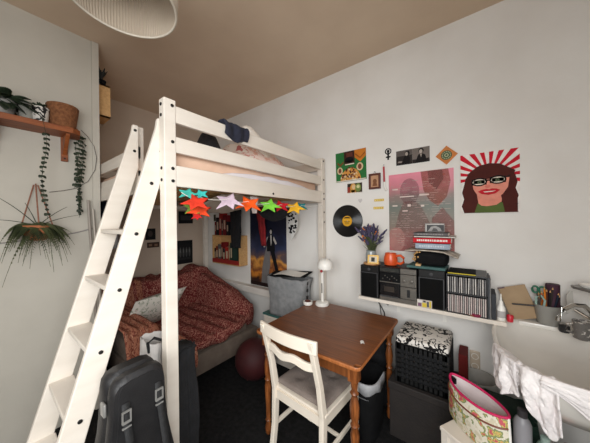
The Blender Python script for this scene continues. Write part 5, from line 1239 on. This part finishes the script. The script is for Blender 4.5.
pot(tr, 'pot', (-2.455, .44, SZ), .014, .018, .04, TERRA)
t2 = thing('thin_trailing_plant', 'single thin vine hanging below the middle of the plant shelf', 'plant', (-2.33, .24, SZ))
ms, ml = MB(), MB(); pts = [(-2.31, .25, SZ + .02), (-2.29, .255, SZ - .01)] + [(-2.292 + .006 * math.sin(i), .258 + .012 * math.sin(i * .8), SZ - .02 - i * .063) for i in range(1, 11)]
strand(ms, pts); beads_along(ml, [p for i, p in enumerate(pts) if i > 1], .055, rn, .024)
ms.build('vine', LEAFD, t2); ml.build('leaves', LEAFD, t2, smooth=True, solid=.0015)
# hanging fern in wall pot
hf = thing('hanging_fern', 'fern in a terracotta wall pot hanging below the plant shelf', 'plant', (-2.40, .23, 1.42))
MB().at((-2.405, .235, 1.40)).lathe([(.03, 0), (.055, .02), (.075, .06), (.082, .105), (.076, .105), (.06, .05)], 26).build('pot', TERRA, hf, smooth=True)
m = MB()
for a in (-1, 1): m.tube([(-2.405, .235 + a * .075, 1.50), (XL + .012, .235 + a * .01, 1.79)], .004, 6)
m.tube([(-2.34, .235, 1.50), (XL + .012, .235, 1.79)], .004, 6); m.tube([(XL, .235, 1.795), (XL + .02, .235, 1.797)], .004, 6); k = m.build('hanger', mat('macrame', (150, 104, 84), .9, (132, 88, 70), 40), hf); k['label'] = 'brown cord hanger'
m = MB(); rn = random.Random(21)
def frond(m, base, d, L, droop, w, step):
    d = Vector(d).normalized(); P = []
    for i in range(13): t = i / 12; P.append(Vector(base) + d * L * t - Vector((0, 0, 1)) * droop * L * t * t)
    P = [Vector((max(p.x, XL + .008), p.y, p.z)) for p in P]
    m.tube(P, .0022, 5, .001)
    for i in range(1, 13):
        t = (P[min(i + 1, 12)] - P[i - 1]).normalized(); sd = t.cross(Vector((0, 0, 1))); sd = sd.normalized() if sd.length > .05 else Vector((0, 1, 0))
        for s_ in (-1, 1):
            ww = w * math.sin(PI * min(1, .15 + i / 14)) 
            for q in (0, .5):
                b_ = P[i - 1] + (P[i] - P[i - 1]) * q; leaf(m, b_, sd * s_ + t * .5 - Vector((0, 0, .25)), ww, ww * .42, .2, 2)
for i in range(64):
    an = -1.9 + rn.random() * 3.8; frond(m, (-2.40 + rn.uniform(-.03, .03), .235 + rn.uniform(-.05, .05), 1.50), (math.cos(an), math.sin(an) * 1.0, rn.uniform(.2, 1.1)), rn.uniform(.10, .215), rn.uniform(.7, 2.4), .034, 1)
m.build('fronds', FERN, hf, smooth=True)
m = MB()
for (dy, dz, L) in ((-.55, .75, .34), (-.8, .35, .26), (.6, .75, .24), (.85, .5, .24), (-.3, .95, .20)):
    P = [Vector((-2.40 + .04 * t, .235 + dy * L * t, 1.50 + dz * L * t - .18 * L * t * t)) for t in [i / 8 for i in range(9)]]; m.tube(P, .0032, 6, .0012)
m.build('long_stems', LEAFD, hf, smooth=True)
# cables on the left wall
m = MB(); m.tube([(XL + .005, -.35, 1.36), (XL + .005, -.05, 1.375), (XL + .005, .08, 1.392), (XL + .005, .22, 1.405), (XL + .005, .36, 1.425), (XL + .005, .47, 1.45), (XL + .005, .548, 1.475)], .0045, 8)
tag(m.build('wall_cable', mat('grey_cable', (150, 144, 140), .6), loc=(XL, .1, 1.4), smooth=True), 'grey cable running across the left wall below the hanging fern', 'cable')
m = MB(); m.tube([(XL + .03, .36, 1.745), (XL + .03, .42, 1.757), (XL + .025, .49, 1.765)], .002, 6)
m = MB(); m.tube([(XL + .02, .30, 1.745), (XL + .012, .38, 1.765), (XL + .01, .45, 1.79), (XL + .012, .52, 1.85), (XL + .022, .565, 1.95), (XL + .024, .575, 2.05), (XL + .022, .56, 2.14), (XL + .02, .52, 2.21), (XL + .02, .48, 2.25)], .0022, 6)
tag(m.build('thin_wire', mat('dark_wire', (90, 84, 80), .5), loc=(XL, .5, 1.9), smooth=True), 'thin dark wire looping beside the trailing plant', 'wire')
# poles leaning in the corner
for i, (y0, y1, zt, r_, lb) in enumerate(((.565, .515, 1.70, .010, 'thicker grey pole leaning on the left wall edge'), (.605, .545, 1.63, .007, 'thinner pale pole leaning beside the grey pole'))):
    P = [(XL + .14, y0 - .0, .002), (XL + .026 + r_, y1, zt)]
    tag(MB().tube(P, r_, 12).build('pole', mat('pole_%d' % i, (150, 140, 130) if i == 0 else (186, 176, 164), .5), loc=P[0], smooth=True), lb, 'pole')
# wooden box on the alcove return, with a small dark plant
wbx = thing('wooden_wall_box', 'light wooden wall box behind the left wall edge near the ceiling', 'shelf', (-2.6, .66, 2.44))
m = MB(); X0, X1, Y0, Y1, Z0, Z1 = -2.78, -2.57, .599, .70, 2.44, 2.72
m.box(X0, X1, Y0, Y1, Z0, Z0 + .012).box(X0, X1, Y0, Y1, Z1 - .012, Z1).box(X0, X0 + .012, Y0, Y1, Z0, Z1).box(X1 - .012, X1, Y0, Y1, Z0, Z1); m.build('frame', LIGHTWOOD, wbx)
MB().box(X0 + .012, X1 - .012, Y1 - .012, Y1, Z0 + .012, Z1 - .012).build('front_panel', LIGHTWOOD, wbx)
pC = thing('small_dark_plant', 'small dark plant on top of the wooden wall box', 'plant', (-2.62, .65, 2.7205)); pot(pC, 'pot', (-2.62, .648, 2.7205), .028, .036, .05, BLACKM)
m = MB()
for i in range(20): an = i * 2.4; leaf(m, (-2.62, .648, 2.765), (math.cos(an) * .5, math.sin(an) * .5, 1.2), .07 + .03 * (i % 3), .02, .1)
m.build('foliage', mat('leaf_blackish', (34, 34, 28), .6, (26, 26, 22), 12), pC, smooth=True, solid=.0012)
# cloths hanging in the alcove from the near long rail
garment('blue_shirt', hangx(.70, -2.86, -2.70, 1.46, 1.84, .03, 13, .1), mat('navy_shirt', (40, 48, 68), .9, (30, 36, 52), 16, .3, 90), 'dark blue shirt hanging behind the ladder from the bed rail', (-2.78, .70, 1.46))
garment('grey_shirt', hangx(.70, -2.66, -2.44, 1.30, 1.84, .03, 17, .1), mat('grey_shirt_cloth', (120, 116, 114), .9, (100, 96, 94), 16, .3, 90), 'grey shirt hanging behind the ladder next to the blue one', (-2.55, .70, 1.30))

# ------------------------------------------------------------------ pendant lamp
pl = thing('pendant_lamp', 'large pleated off white pendant lamp hanging from the ceiling', 'lamp', (-1.205, .376, CZ))
SHADE = mat('pleated_paper', (184, 170, 152), .9, (176, 161, 143), 6)
n = 220; R0, R1 = .207, .150; zb, zt = 2.47, 2.74
vs = []; fs = []
for j in range(9):
    t = j / 8; z = zb + (zt - zb) * t; r_ = R0 * (1 - t) + R1 * t + .03 * math.sin(t * PI)
    for k in range(n): a = 2 * PI * k / n; q = r_ + (.0014 if k % 2 else -.0014); vs.append((-1.205 + q * math.cos(a), .376 + q * math.sin(a), z))
for j in range(8):
    for k in range(n): a_, b_ = j * n + k, j * n + (k + 1) % n; fs.append((a_, b_, b_ + n, a_ + n))
MB().add(vs, fs).build('shade', SHADE, pl, solid=.002)
MB().tube([(-1.205 + R0 * math.cos(2 * PI * k / 64), .376 + R0 * math.sin(2 * PI * k / 64), zb) for k in range(65)], .005, 8).build('rim', mat('shade_rim', (206, 196, 180), .7), pl, smooth=True)
MB().tube([(-1.205, .376, CZ - .03), (-1.205, .376, 2.66)], .004, 8).build('cord', WHITE, pl)
MB().at((-1.205, .376, CZ - .04)).lathe([(.05, .0), (.055, .02), (.055, .0395)], 24).build('ceiling_rose', WHITE, pl, smooth=True)
MB().at((-1.205, .376, 2.6)).lathe([(.02, 0), (.02, .08)], 16).build('socket', WHITE, pl, smooth=True)
MB().at((-1.205, .376, 2.565)).ball((0, 0, 0), .038, 18, (1, 1, 1.2)).build('bulb', MATS['bulb_frost'], pl, smooth=True)
m = MB()
for a in range(3): q = a * 2 * PI / 3; m.tube([(-1.205, .376, 2.66), (-1.205 + .158 * math.cos(q), .376 + .158 * math.sin(q), 2.735)], .002, 6)
m.build('spider_frame', WHITE, pl)
